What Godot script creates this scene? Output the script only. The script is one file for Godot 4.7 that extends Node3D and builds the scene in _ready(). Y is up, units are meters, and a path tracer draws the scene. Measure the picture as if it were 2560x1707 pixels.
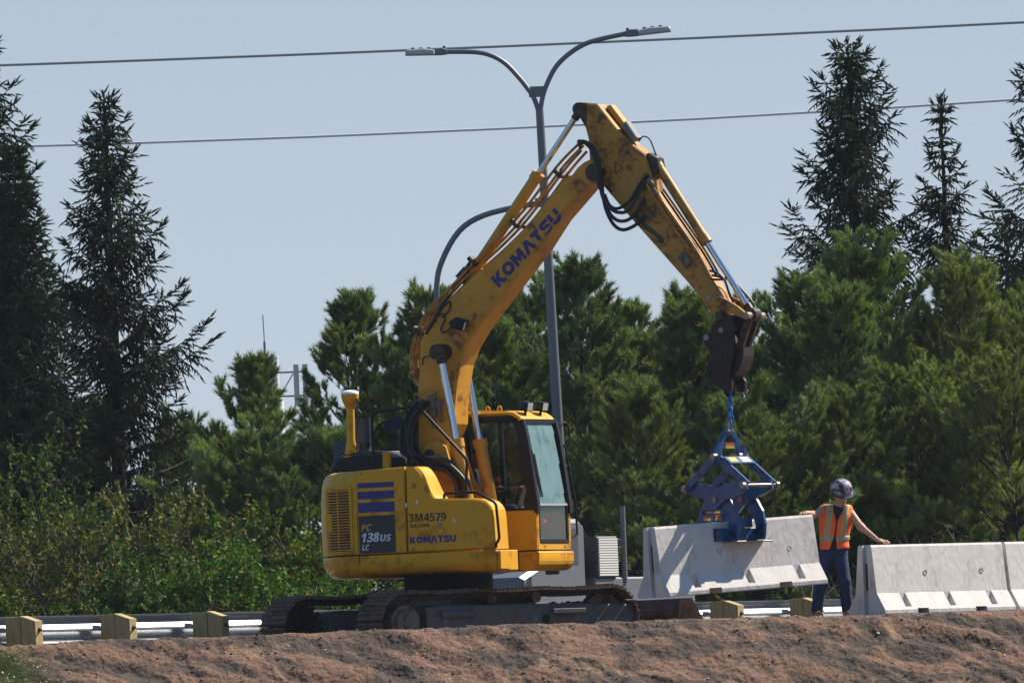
extends Node3D
# Construction site beside a highway, seen from 160 m through a long lens.
# Units are metres; x runs right, z towards the camera. The berm crest is near y = 0.

const UPPER := -25.0   # degrees: upper structure of the excavator, boom to the right and towards the camera
const LOWER := 35.0    # degrees: its tracks, front end to the right and away
var M := {}
var taken := {}
var rng := RandomNumberGenerator.new()

# ------------------------------------------------------------------ mesh builder
class MB:
	var v := PackedVector3Array()
	var n := PackedVector3Array()
	var c := PackedColorArray()
	var ix := PackedInt32Array()
	var col := Color.WHITE
	var use_col := false
	func vert(p: Vector3, nn: Vector3) -> int:
		v.append(p); n.append(nn); c.append(col)
		return v.size() - 1
	func tri(a: Vector3, b: Vector3, d: Vector3) -> void:   # counter-clockwise seen from outside
		var nn := (b - a).cross(d - a).normalized()
		var i := vert(a, nn); vert(b, nn); vert(d, nn)
		ix.append_array([i, i + 2, i + 1])
	func quad(a: Vector3, b: Vector3, d: Vector3, e: Vector3) -> void:
		var nn := (d - a).cross(e - b).normalized()
		var i := vert(a, nn); vert(b, nn); vert(d, nn); vert(e, nn)
		ix.append_array([i, i + 2, i + 1, i, i + 3, i + 2])
	func obox(t: Transform3D, s: Vector3, bev := 0.0) -> void:
		var h := s * 0.5
		if bev <= 0.0:
			var p := []
			for k in 8:
				p.append(t * Vector3(h.x if k & 1 else -h.x, h.y if k & 2 else -h.y, h.z if k & 4 else -h.z))
			quad(p[1], p[3], p[7], p[5]); quad(p[0], p[4], p[6], p[2])
			quad(p[2], p[6], p[7], p[3]); quad(p[0], p[1], p[5], p[4])
			quad(p[4], p[5], p[7], p[6]); quad(p[0], p[2], p[3], p[1])
			return
		var st := v.size()
		var poly := [[-h.x, -h.y], [h.x, -h.y], [h.x, h.y], [-h.x, h.y]]
		prism(poly, -h.z, h.z, bev)
		for k in range(st, v.size()):
			v[k] = t * v[k]; n[k] = (t.basis * n[k]).normalized()
	func box(lo: Vector3, hi: Vector3, bev := 0.0) -> void:
		obox(Transform3D(Basis.IDENTITY, (lo + hi) * 0.5), hi - lo, bev)
	func bar(a: Vector3, b: Vector3, w: float, h: float, side := Vector3(0, 0, 1), bev := 0.0) -> void:
		var x := (b - a).normalized()
		var y := side.cross(x).normalized()
		var z := x.cross(y)
		obox(Transform3D(Basis(x, y, z), (a + b) * 0.5), Vector3(a.distance_to(b), h, w), bev)
	func tube(pts: Array, rad, sides := 8, caps := true) -> void:
		var m := pts.size()
		if m < 2:
			return
		var dir: Vector3 = (pts[1] - pts[0]).normalized()
		var u := dir.cross(Vector3.UP if absf(dir.y) < 0.9 else Vector3.RIGHT).normalized()
		var first := v.size()
		for k in m:
			var d: Vector3
			if k == 0: d = pts[1] - pts[0]
			elif k == m - 1: d = pts[m - 1] - pts[m - 2]
			else: d = (pts[k + 1] - pts[k]).normalized() + (pts[k] - pts[k - 1]).normalized()
			d = d.normalized()
			u = (u - d * u.dot(d)).normalized()
			var w := d.cross(u)
			var r: float = rad[k] if rad is Array else rad
			for s in sides:
				var a := TAU * s / sides
				var nn := u * cos(a) + w * sin(a)
				vert(pts[k] + nn * r, nn)
		for k in m - 1:
			for s in sides:
				var a := first + k * sides + s
				var b := first + k * sides + (s + 1) % sides
				ix.append_array([a, a + sides, b, b, a + sides, b + sides])
		if caps:
			for e in [0, m - 1]:
				var d: Vector3 = (pts[1] - pts[0]).normalized() * -1.0 if e == 0 else (pts[m - 1] - pts[m - 2]).normalized()
				var o := v.size()
				vert(pts[e], d)
				for s in sides:
					vert(v[first + e * sides + s], d)
				for s in sides:
					var a := o + 1 + s
					var b := o + 1 + (s + 1) % sides
					if e == 0: ix.append_array([o, a, b])
					else: ix.append_array([o, b, a])
	func lathe(prof: Array, t: Transform3D, sides := 20) -> void:   # prof: [radius, y], upwards
		for k in prof.size() - 1:
			var p: Array = prof[k]
			var q: Array = prof[k + 1]
			var sl := Vector2(q[1] - p[1], p[0] - q[0]).normalized()
			var f := v.size()
			for s in sides + 1:
				var a := TAU * s / sides
				var nn := (t.basis * Vector3(cos(a) * sl.x, sl.y, sin(a) * sl.x)).normalized()
				vert(t * Vector3(cos(a) * p[0], p[1], sin(a) * p[0]), nn)
				vert(t * Vector3(cos(a) * q[0], q[1], sin(a) * q[0]), nn)
			for s in sides:
				var a := f + s * 2
				ix.append_array([a, a + 2, a + 1, a + 2, a + 3, a + 1])
	func prism(poly: Array, z0: float, z1: float, bev := 0.0) -> void:   # poly of [x, y] extruded along z
		var p := PackedVector2Array()
		for q in poly:
			p.append(Vector2(q[0], q[1]))
		var area := 0.0
		for k in p.size():
			area += p[k].cross(p[(k + 1) % p.size()])
		if area < 0.0:
			p.reverse()
		var m := p.size()
		var inn := PackedVector2Array()
		for k in m:
			var d0 := (p[k] - p[(k + m - 1) % m]).normalized()
			var d1 := (p[(k + 1) % m] - p[k]).normalized()
			var n0 := Vector2(-d0.y, d0.x)
			var n1 := Vector2(-d1.y, d1.x)
			var b := (n0 + n1)
			b = b / maxf(b.length_squared() * 0.5, 0.4)
			inn.append(p[k] + b * bev)
		var tr := Geometry2D.triangulate_polygon(p)
		for k in range(0, tr.size(), 3):
			var a := inn[tr[k]]
			var b := inn[tr[k + 1]]
			var d := inn[tr[k + 2]]
			if (b - a).cross(d - a) < 0.0:
				var s := b
				b = d
				d = s
			tri(Vector3(a.x, a.y, z1), Vector3(b.x, b.y, z1), Vector3(d.x, d.y, z1))
			tri(Vector3(a.x, a.y, z0), Vector3(d.x, d.y, z0), Vector3(b.x, b.y, z0))
		for k in m:
			var a := p[k]
			var b := p[(k + 1) % m]
			var ai := inn[k]
			var bi := inn[(k + 1) % m]
			quad(Vector3(a.x, a.y, z0 + bev), Vector3(b.x, b.y, z0 + bev), Vector3(b.x, b.y, z1 - bev), Vector3(a.x, a.y, z1 - bev))
			if bev > 0.0:
				quad(Vector3(a.x, a.y, z1 - bev), Vector3(b.x, b.y, z1 - bev), Vector3(bi.x, bi.y, z1), Vector3(ai.x, ai.y, z1))
				quad(Vector3(ai.x, ai.y, z0), Vector3(bi.x, bi.y, z0), Vector3(b.x, b.y, z0 + bev), Vector3(a.x, a.y, z0 + bev))
	func stack(ring: Array, levels: Array) -> void:   # ring of [x, z] anticlockwise from above seen as x right z up; levels [y, inset]
		var m := ring.size()
		var rows := []
		for l in levels:
			var row := []
			for q in ring:
				var r := Vector2(q[0], q[1])
				r = r * (1.0 - l[1] / maxf(r.length(), 0.2))
				row.append(Vector3(r.x, l[0], r.y))
			rows.append(row)
		var f := v.size()
		for k in rows.size():
			for s in m:
				var t: Vector3 = rows[k][(s + 1) % m] - rows[k][(s + m - 1) % m]
				var w: Vector3 = rows[mini(k + 1, rows.size() - 1)][s] - rows[maxi(k - 1, 0)][s]
				var nn := w.cross(t).normalized()
				var q: Vector3 = rows[k][s]
				if nn.dot(Vector3(q.x, 0, q.z)) < 0.0 and absf(nn.y) < 0.9:
					nn = -nn
				vert(q, nn)
		for k in rows.size() - 1:
			for s in m:
				var a := f + k * m + s
				var b := f + k * m + (s + 1) % m
				var g := (v[b] - v[a]).cross(v[a + m] - v[a])
				if g.dot(n[a]) > 0.0: ix.append_array([a, a + m, b, b, a + m, b + m])
				else: ix.append_array([a, b, a + m, b, b + m, a + m])
		for e in [0, rows.size() - 1]:
			var p := PackedVector2Array()
			for q in rows[e]:
				p.append(Vector2(q.x, q.z))
			var tr := Geometry2D.triangulate_polygon(p)
			for k in range(0, tr.size(), 3):
				var a: Vector3 = rows[e][tr[k]]
				var b: Vector3 = rows[e][tr[k + 1]]
				var d: Vector3 = rows[e][tr[k + 2]]
				var up := (b - a).cross(d - a).y > 0.0
				if up == (e != 0): tri(a, b, d)
				else: tri(a, d, b)
	func add(m: Mesh, t: Transform3D) -> void:
		for s in m.get_surface_count():
			var ar := m.surface_get_arrays(s)
			var vs: PackedVector3Array = ar[Mesh.ARRAY_VERTEX]
			var ns: PackedVector3Array = ar[Mesh.ARRAY_NORMAL]
			var f := v.size()
			for k in vs.size():
				vert(t * vs[k], (t.basis * ns[k]).normalized())
			if ar[Mesh.ARRAY_INDEX] != null and ar[Mesh.ARRAY_INDEX].size():
				for k in ar[Mesh.ARRAY_INDEX]:
					ix.append(f + k)
			else:
				for k in vs.size():
					ix.append(f + k)
	func mesh() -> ArrayMesh:
		var ar := []
		ar.resize(Mesh.ARRAY_MAX)
		ar[Mesh.ARRAY_VERTEX] = v
		ar[Mesh.ARRAY_NORMAL] = n
		if use_col:
			ar[Mesh.ARRAY_COLOR] = c
		ar[Mesh.ARRAY_INDEX] = ix
		var m := ArrayMesh.new()
		m.add_surface_from_arrays(Mesh.PRIMITIVE_TRIANGLES, ar)
		return m

func numbered(called: String) -> String:
	taken[called] = taken.get(called, -1) + 1
	return called if taken[called] == 0 else "%s_%03d" % [called, taken[called]]

func tag(o: Node, label: String, category: String, group := "") -> Node:
	o.set_meta("label", label); o.set_meta("category", category)
	if group: o.set_meta("group", group)
	return o

func thing(called: String, label: String, category: String, at := Vector3.ZERO, turn := 0.0, group := "") -> Node3D:
	var o := Node3D.new()
	o.name = numbered(called)
	add_child(o)
	o.position = at
	o.rotation_degrees.y = turn
	tag(o, label, category, group)
	return o

func part(parent: Node, called: String, mb, mat: Material, t := Transform3D.IDENTITY) -> MeshInstance3D:
	var o := MeshInstance3D.new()
	o.name = called
	o.mesh = mb.mesh() if mb is MB else mb
	o.material_override = mat
	o.transform = t
	parent.add_child(o, true)
	return o

func struct(called: String, mb, mat: Material) -> MeshInstance3D:
	var o := part(self, numbered(called), mb, mat)
	o.set_meta("kind", "structure")
	return o

func pts3(a: Array, z: float) -> Array:
	var r := []
	for p in a:
		r.append(Vector3(p[0], p[1], z))
	return r

func smooth_path(a: Array, per := 5) -> Array:   # Catmull-Rom through Vector3 points
	var r := []
	for k in a.size() - 1:
		var p0: Vector3 = a[maxi(k - 1, 0)]
		var p1: Vector3 = a[k]
		var p2: Vector3 = a[k + 1]
		var p3: Vector3 = a[mini(k + 2, a.size() - 1)]
		for s in per:
			r.append(p1.cubic_interpolate(p2, p0, p3, float(s) / per))
	r.append(a[a.size() - 1])
	return r

# ------------------------------------------------------------------ materials
func ramp_tex(seed_: int, freq: float, stops: Array, size := 256, octaves := 4, second := 0.0, stretch := 1) -> ImageTexture:
	# stops: [position, sRGB colour]; seamless value noise through a colour ramp; second mixes in a finer noise
	var f := FastNoiseLite.new()
	f.seed = seed_
	f.noise_type = FastNoiseLite.TYPE_SIMPLEX_SMOOTH
	f.frequency = freq
	f.fractal_octaves = octaves
	var im := f.get_seamless_image(size, size)
	im.convert(Image.FORMAT_L8)
	var d := im.get_data()
	var d2 := PackedByteArray()
	if second > 0.0:
		f.seed = seed_ + 77
		f.frequency = freq * 5.0
		var i2 := f.get_seamless_image(size, size)
		i2.convert(Image.FORMAT_L8)
		d2 = i2.get_data()
	var lut := PackedByteArray()
	lut.resize(768)
	for k in 256:
		var t := k / 255.0
		var cc: Color = stops[0][1]
		for s in stops.size() - 1:
			if t >= stops[s][0]:
				cc = stops[s][1].lerp(stops[s + 1][1], clampf((t - stops[s][0]) / maxf(stops[s + 1][0] - stops[s][0], 0.001), 0, 1))
		lut[k * 3] = int(clampf(cc.r, 0, 1) * 255); lut[k * 3 + 1] = int(clampf(cc.g, 0, 1) * 255); lut[k * 3 + 2] = int(clampf(cc.b, 0, 1) * 255)
	var o := PackedByteArray()
	o.resize(size * size * 3)
	for k in size * size:
		var q: int = d[k]
		if second > 0.0:
			q = clampi(int(q * (1.0 - second) + d2[k] * second), 0, 255)
		o[k * 3] = lut[q * 3]; o[k * 3 + 1] = lut[q * 3 + 1]; o[k * 3 + 2] = lut[q * 3 + 2]
	return ImageTexture.create_from_image(Image.create_from_data(size, size, false, Image.FORMAT_RGB8, o))

func bump_tex(seed_: int, freq: float, strength: float, size := 256) -> ImageTexture:
	var f := FastNoiseLite.new()
	f.seed = seed_
	f.frequency = freq
	f.fractal_octaves = 4
	var im := f.get_seamless_image(size, size)
	im.convert(Image.FORMAT_RGBA8)
	im.bump_map_to_normal_map(strength)
	return ImageTexture.create_from_image(im)

func lin(r: float, g: float, b: float) -> Color:
	return Color(r, g, b).linear_to_srgb()

func mat(color: Color, rough := 0.6, metal := 0.0, tex: Texture2D = null, scale := 1.0, world := false) -> StandardMaterial3D:
	var m := StandardMaterial3D.new()
	m.albedo_color = color
	m.roughness = rough
	m.metallic = metal
	m.cull_mode = BaseMaterial3D.CULL_DISABLED
	if tex:
		m.albedo_texture = tex
		m.uv1_triplanar = true
		m.uv1_world_triplanar = world
		m.uv1_scale = Vector3.ONE * scale
	return m

func glass(color: Color, alpha: float, rough := 0.03) -> StandardMaterial3D:
	var m := mat(Color(color.r, color.g, color.b, alpha), rough)
	m.transparency = BaseMaterial3D.TRANSPARENCY_ALPHA
	return m

func make_materials() -> void:
	var W := Color.WHITE
	var grime := ramp_tex(3, 0.012, [[0.0, Color(0.55, 0.47, 0.38)], [0.28, Color(0.86, 0.82, 0.77)], [0.42, W], [0.75, W], [1.0, Color(0.93, 0.92, 0.9)]], 256, 5, 0.3)
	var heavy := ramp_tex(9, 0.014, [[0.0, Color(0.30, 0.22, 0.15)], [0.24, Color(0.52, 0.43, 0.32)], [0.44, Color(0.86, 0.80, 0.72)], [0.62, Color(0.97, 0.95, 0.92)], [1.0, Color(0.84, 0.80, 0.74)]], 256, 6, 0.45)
	M.yellow = mat(lin(0.64, 0.315, 0.012), 0.46, 0.0, grime, 0.55)
	M.yellow.metallic_specular = 0.35
	M.yellow_boom = mat(lin(0.57, 0.275, 0.013), 0.5, 0.0, ramp_tex(5, 0.012, [[0.0, Color(0.35, 0.26, 0.18)], [0.22, Color(0.62, 0.54, 0.45)], [0.36, Color(0.92, 0.9, 0.86)], [0.7, W], [1.0, Color(0.9, 0.88, 0.84)]], 256, 5, 0.35), 0.6)
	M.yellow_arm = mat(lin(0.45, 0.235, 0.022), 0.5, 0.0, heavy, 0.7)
	M.yellow_pipe = mat(lin(0.52, 0.26, 0.03), 0.45, 0.0, heavy, 2.0)
	M.greasy = mat(lin(0.045, 0.032, 0.022), 0.45, 0.1, ramp_tex(21, 0.02, [[0.2, Color(0.5, 0.45, 0.4)], [0.6, W], [1.0, Color(1, 0.8, 0.55)]]), 2.0)
	M.coupler = mat(lin(0.026, 0.014, 0.011), 0.5, 0.2, ramp_tex(22, 0.02, [[0.2, Color(0.6, 0.55, 0.55)], [0.6, W], [0.8, Color(1, 0.85, 0.75)]]), 2.0)
	M.rust_blade = mat(lin(0.085, 0.048, 0.034), 0.7, 0.2, heavy, 1.2)
	M.coupler_edge = mat(lin(0.085, 0.05, 0.03), 0.55, 0.2, heavy, 2.0)
	M.chrome = mat(lin(0.62, 0.64, 0.66), 0.12, 1.0)
	M.black = mat(lin(0.011, 0.012, 0.015), 0.45)
	M.black.metallic_specular = 0.35
	M.rubber = mat(lin(0.014, 0.014, 0.015), 0.5)
	M.black_dull = mat(lin(0.010, 0.010, 0.011), 0.8)
	M.blue_print = mat(lin(0.022, 0.020, 0.15), 0.5)
	M.plate_print = mat(lin(0.020, 0.022, 0.028), 0.5)
	M.white_print = mat(lin(0.62, 0.63, 0.66), 0.5)
	M.orange_print = mat(lin(0.50, 0.27, 0.04), 0.5)
	M.dark_print = mat(lin(0.022, 0.020, 0.020), 0.6)
	M.sticker = mat(lin(0.55, 0.60, 0.65), 0.5)
	M.sticker_blue = mat(lin(0.05, 0.35, 0.6), 0.5)
	M.rust_plug = mat(lin(0.36, 0.15, 0.02), 0.7)
	M.steel_dirty = mat(lin(0.17, 0.15, 0.13), 0.75, 0.15, ramp_tex(31, 0.016, [[0.2, Color(0.55, 0.47, 0.4)], [0.5, W], [0.8, Color(1, 0.9, 0.8)]], 256, 5, 0.4), 1.2)
	M.track_frame = mat(lin(0.100, 0.102, 0.112), 0.7, 0.0, ramp_tex(32, 0.014, [[0.25, Color(1.0, 0.82, 0.66)], [0.5, W], [0.8, Color(0.8, 0.8, 0.85)]], 256, 5, 0.3), 0.8)
	M.shoe = mat(lin(0.150, 0.108, 0.080), 0.75, 0.1, ramp_tex(33, 0.02, [[0.2, Color(0.55, 0.45, 0.4)], [0.55, W], [0.85, Color(1, 0.9, 0.75)]], 256, 5, 0.4), 1.6, true)
	M.mud = mat(lin(0.15, 0.105, 0.07), 0.95, 0.0, ramp_tex(34, 0.03, [[0.2, Color(0.6, 0.5, 0.45)], [0.6, W]], 128), 3.0)
	M.glass_side = glass(lin(0.02, 0.03, 0.028), 0.38)
	M.glass_side.metallic_specular = 0.25
	M.glass_front = glass(lin(0.27, 0.44, 0.47), 0.58, 0.06)  # dust film; its pale blue-grey tint also paints in the bright sky reflection
	M.glass_low = glass(lin(0.06, 0.12, 0.12), 0.30, 0.04)
	M.glass_front.albedo_texture = ramp_tex(35, 0.010, [[0.2, Color(0.72, 0.76, 0.78)], [0.5, Color(0.95, 0.97, 0.97)], [0.8, W]], 256, 4, 0.2)  # mottling: uneven dust, with reflection variation put into the colour
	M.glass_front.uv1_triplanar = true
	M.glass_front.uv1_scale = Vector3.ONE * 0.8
	M.seat = mat(lin(0.02, 0.02, 0.022), 0.85)
	M.grey_plastic = mat(lin(0.13, 0.14, 0.14), 0.6)
	M.pale_plastic = mat(lin(0.42, 0.42, 0.38), 0.6)
	M.white_paint = mat(lin(0.72, 0.73, 0.74), 0.4)
	M.slate = mat(lin(0.03, 0.045, 0.07), 0.45)
	M.orange_dot = mat(lin(0.8, 0.13, 0.03), 0.6)
	M.lens = mat(lin(0.45, 0.47, 0.5), 0.15, 0.3)
	# concrete: base tone with cloudy stains and pits
	var conc := ramp_tex(41, 0.008, [[0.10, Color(0.84, 0.825, 0.80)], [0.34, Color(0.955, 0.95, 0.94)], [0.6, W], [0.85, Color(0.97, 0.965, 0.955)]], 512, 6, 0.4)
	M.concrete = mat(lin(0.56, 0.54, 0.525), 0.9, 0.0, conc, 0.45)
	M.concrete.uv1_scale = Vector3(0.8, 0.4, 0.8)
	M.concrete.normal_enabled = true
	M.concrete.normal_texture = bump_tex(43, 0.05, 5.0)
	M.concrete.normal_scale = 0.10
	M.concrete_stain = mat(lin(0.42, 0.40, 0.375), 0.95, 0.0, conc, 1.3)
	M.rust = mat(lin(0.075, 0.035, 0.018), 0.9, 0.0, ramp_tex(44, 0.03, [[0.2, Color(0.5, 0.45, 0.4)], [0.7, W]], 128), 3.0)
	M.clamp_blue = mat(lin(0.016, 0.078, 0.20), 0.42, 0.0, ramp_tex(45, 0.015, [[0.1, Color(0.45, 0.4, 0.4)], [0.35, Color(0.85, 0.86, 0.9)], [0.5, W], [0.9, Color(0.95, 0.97, 1)]], 256, 5, 0.3), 1.6)
	M.chain_blue = mat(lin(0.01, 0.14, 0.42), 0.35)
	M.worn_steel = mat(lin(0.26, 0.22, 0.19), 0.45, 0.6)
	M.label_red = mat(lin(0.5, 0.07, 0.04), 0.6)
	M.label_yellow = mat(lin(0.6, 0.42, 0.05), 0.6)
	M.label_white = mat(lin(0.6, 0.58, 0.52), 0.5)
	# wood, galvanised steel
	var grain := ramp_tex(51, 0.02, [[0.2, Color(0.78, 0.72, 0.62)], [0.5, W], [0.8, Color(0.92, 0.88, 0.8)]], 256, 4, 0.3)
	M.wood = mat(lin(0.40, 0.31, 0.15), 0.85, 0.0, grain, 2.2)
	M.wood.uv1_scale = Vector3(9, 0.9, 9)
	M.galv = mat(lin(0.52, 0.55, 0.58), 0.36, 0.65, ramp_tex(52, 0.03, [[0.2, Color(0.82, 0.84, 0.86)], [0.6, W]], 256, 3, 0.3), 1.5)
	M.bolt = mat(lin(0.08, 0.075, 0.07), 0.5, 0.7)
	M.pole = mat(lin(0.16, 0.17, 0.185), 0.55, 0.5)
	M.lamp_body = mat(lin(0.42, 0.42, 0.43), 0.5, 0.2)
	M.wire = mat(lin(0.28, 0.30, 0.32), 0.7)
	M.wire_pale = mat(lin(0.58, 0.60, 0.62), 0.7)
	# people
	M.skin = mat(lin(0.42, 0.22, 0.15), 0.6)
	M.jeans = mat(lin(0.014, 0.036, 0.095), 0.9, 0.0, ramp_tex(61, 0.05, [[0.2, Color(0.75, 0.75, 0.8)], [0.7, W]], 128), 3.0)
	M.shirt = mat(lin(0.02, 0.016, 0.03), 0.9)
	M.vest = mat(lin(0.80, 0.115, 0.018), 0.75)
	M.vest_yellow = mat(lin(0.50, 0.40, 0.05), 0.75)
	M.vest_silver = mat(lin(0.27, 0.26, 0.20), 0.5)
	M.boots = mat(lin(0.20, 0.13, 0.06), 0.85)
	M.helmet = mat(W, 0.3, 0.0, ramp_tex(62, 0.016, [[0.0, Color(0.1, 0.11, 0.14)], [0.5, Color(0.13, 0.14, 0.18)], [0.54, Color(0.75, 0.75, 0.78)], [0.64, Color(0.78, 0.78, 0.8)], [0.66, Color(0.7, 0.2, 0.22)], [0.70, Color(0.75, 0.75, 0.8)], [1.0, Color(0.2, 0.22, 0.28)]], 256, 1), 2.2)
	# vegetation
	M.bark = mat(lin(0.070, 0.058, 0.050), 0.95, 0.0, ramp_tex(71, 0.03, [[0.2, Color(0.55, 0.5, 0.48)], [0.6, W]], 128), 2.0)
	M.bark_pale = mat(lin(0.20, 0.18, 0.155), 0.9, 0.0, ramp_tex(72, 0.04, [[0.2, Color(0.6, 0.55, 0.5)], [0.6, W]], 128), 2.5)
	for s in [["pine", 0.6, 0.6], ["spruce", 0.65, 0.3], ["leaf", 0.75, 0.7]]:
		var m := mat(W, s[1])
		m.vertex_color_use_as_albedo = true
		m.metallic_specular = 0.25
		m.backlight_enabled = true
		m.backlight = Color(s[2] * 0.8, s[2], s[2] * 0.35)
		M[s[0]] = m
	# ground
	var dirt := ramp_tex(81, 0.02, [[0.15, Color(0.62, 0.60, 0.60)], [0.45, Color(0.9, 0.88, 0.87)], [0.7, W], [0.9, Color(1, 0.97, 0.94)]], 512, 6, 0.45)
	M.dirt = mat(W, 0.95, 0.0, dirt, 0.8, true)
	M.dirt.vertex_color_use_as_albedo = true
	M.dirt.normal_enabled = true
	M.dirt.normal_texture = bump_tex(83, 0.06, 9.0)
	M.dirt.normal_scale = 0.4
	M.stone = mat(W, 0.9, 0.0, ramp_tex(84, 0.05, [[0.2, Color(0.7, 0.68, 0.66)], [0.6, W]], 128), 6.0)
	M.stone.vertex_color_use_as_albedo = true
	M.field = mat(lin(0.10, 0.085, 0.055), 0.95, 0.0, ramp_tex(85, 0.02, [[0.2, Color(0.7, 0.8, 0.6)], [0.6, W]], 256), 0.3, true)
	M.asphalt = mat(lin(0.055, 0.055, 0.057), 0.9, 0.0, ramp_tex(86, 0.05, [[0.2, Color(0.7, 0.7, 0.7)], [0.6, W]], 256), 1.0, true)
	M.grass = mat(W, 0.6)
	M.grass.vertex_color_use_as_albedo = true
	M.grass.backlight_enabled = true
	M.grass.backlight = Color(0.35, 0.45, 0.12)
	M.petal = mat(lin(0.72, 0.72, 0.68), 0.8)
	M.truck_grey = mat(lin(0.115, 0.13, 0.15), 0.4)
	M.truck_dark = mat(lin(0.05, 0.055, 0.065), 0.5)
	M.truck_white = mat(lin(0.62, 0.63, 0.62), 0.45)

# ------------------------------------------------------------------ setting
var nz := {}
func noise(key: String, seed_: int, freq: float, oct := 3) -> FastNoiseLite:
	if not nz.has(key):
		var f := FastNoiseLite.new()
		f.seed = seed_
		f.noise_type = FastNoiseLite.TYPE_SIMPLEX_SMOOTH
		f.frequency = freq
		f.fractal_octaves = oct
		nz[key] = f
	return nz[key]

func crest_z(x: float) -> float:
	return 3.9 - 0.117 * x

func ground_base(x: float, z: float) -> float:   # plateau, shallow dip behind the crest, bank towards the camera
	var right := smoothstep(2.3, 3.1, x)
	var crest := lerpf(-0.04, -0.085, smoothstep(2.0, 4.0, x))
	var back := lerpf(-0.37, -0.055, right)
	var d := z - crest_z(x)
	if d < 0.0:
		var y := lerpf(crest, back, smoothstep(0.15, 1.5, -d))
		var far := lerpf(-0.5, -0.5, right)
		var rail_z := -5.55 - 1.56 * (x - 0.0) + 1.2   # the guardrail runs from near left to far right
		return lerpf(y, far, smoothstep(-0.6, 1.0, rail_z - z))
	return maxf(crest - 0.55 * maxf(d - 0.10, 0.0) - 0.35 * minf(d, 0.10), -3.0)

func streak(x: float, z: float) -> float:
	# ridges and rills that run slantwise down the bank
	var a := x * 0.80 + z * 0.60
	var b := x * 0.60 - z * 0.80
	var wob := noise("warp", 14, 0.6, 2).get_noise_2d(x, z) * 0.5
	return noise("streak", 11, 1.0, 4).get_noise_2d(a * 0.9 + wob, b * 1.9 + wob)

func patch_at(x: float, z: float) -> float:
	return streak(x, z) * 0.7 + noise("patch", 15, 0.8, 3).get_noise_2d(x * 0.55 + z * 0.35, z * 1.9 - x * 0.55) * 1.2

func ground_at(x: float, z: float) -> float:
	var d := z - crest_z(x)
	var y := ground_base(x, z)
	var rough := smoothstep(-2.2, 0.1, d)
	var s := streak(x, z)
	y += rough * smoothstep(-0.3, 0.35, d) * (s * 0.05 + 0.07 * noise("lump", 17, 0.55, 3).get_noise_2d(x, z * 1.5))
	# gravelly stretches are lumpy, the clay patches between them are smooth
	var lumpy := 1.0 - 0.8 * smoothstep(-0.05, 0.30, patch_at(x, z))
	y += (0.3 + 0.7 * rough) * noise("clod", 12, 3.2, 4).get_noise_2d(x, z) * lerpf(0.014, 0.036, lumpy)
	y += rough * noise("fine", 13, 14.0, 2).get_noise_2d(x, z) * lerpf(0.003, 0.012, lumpy)
	return y

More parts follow.
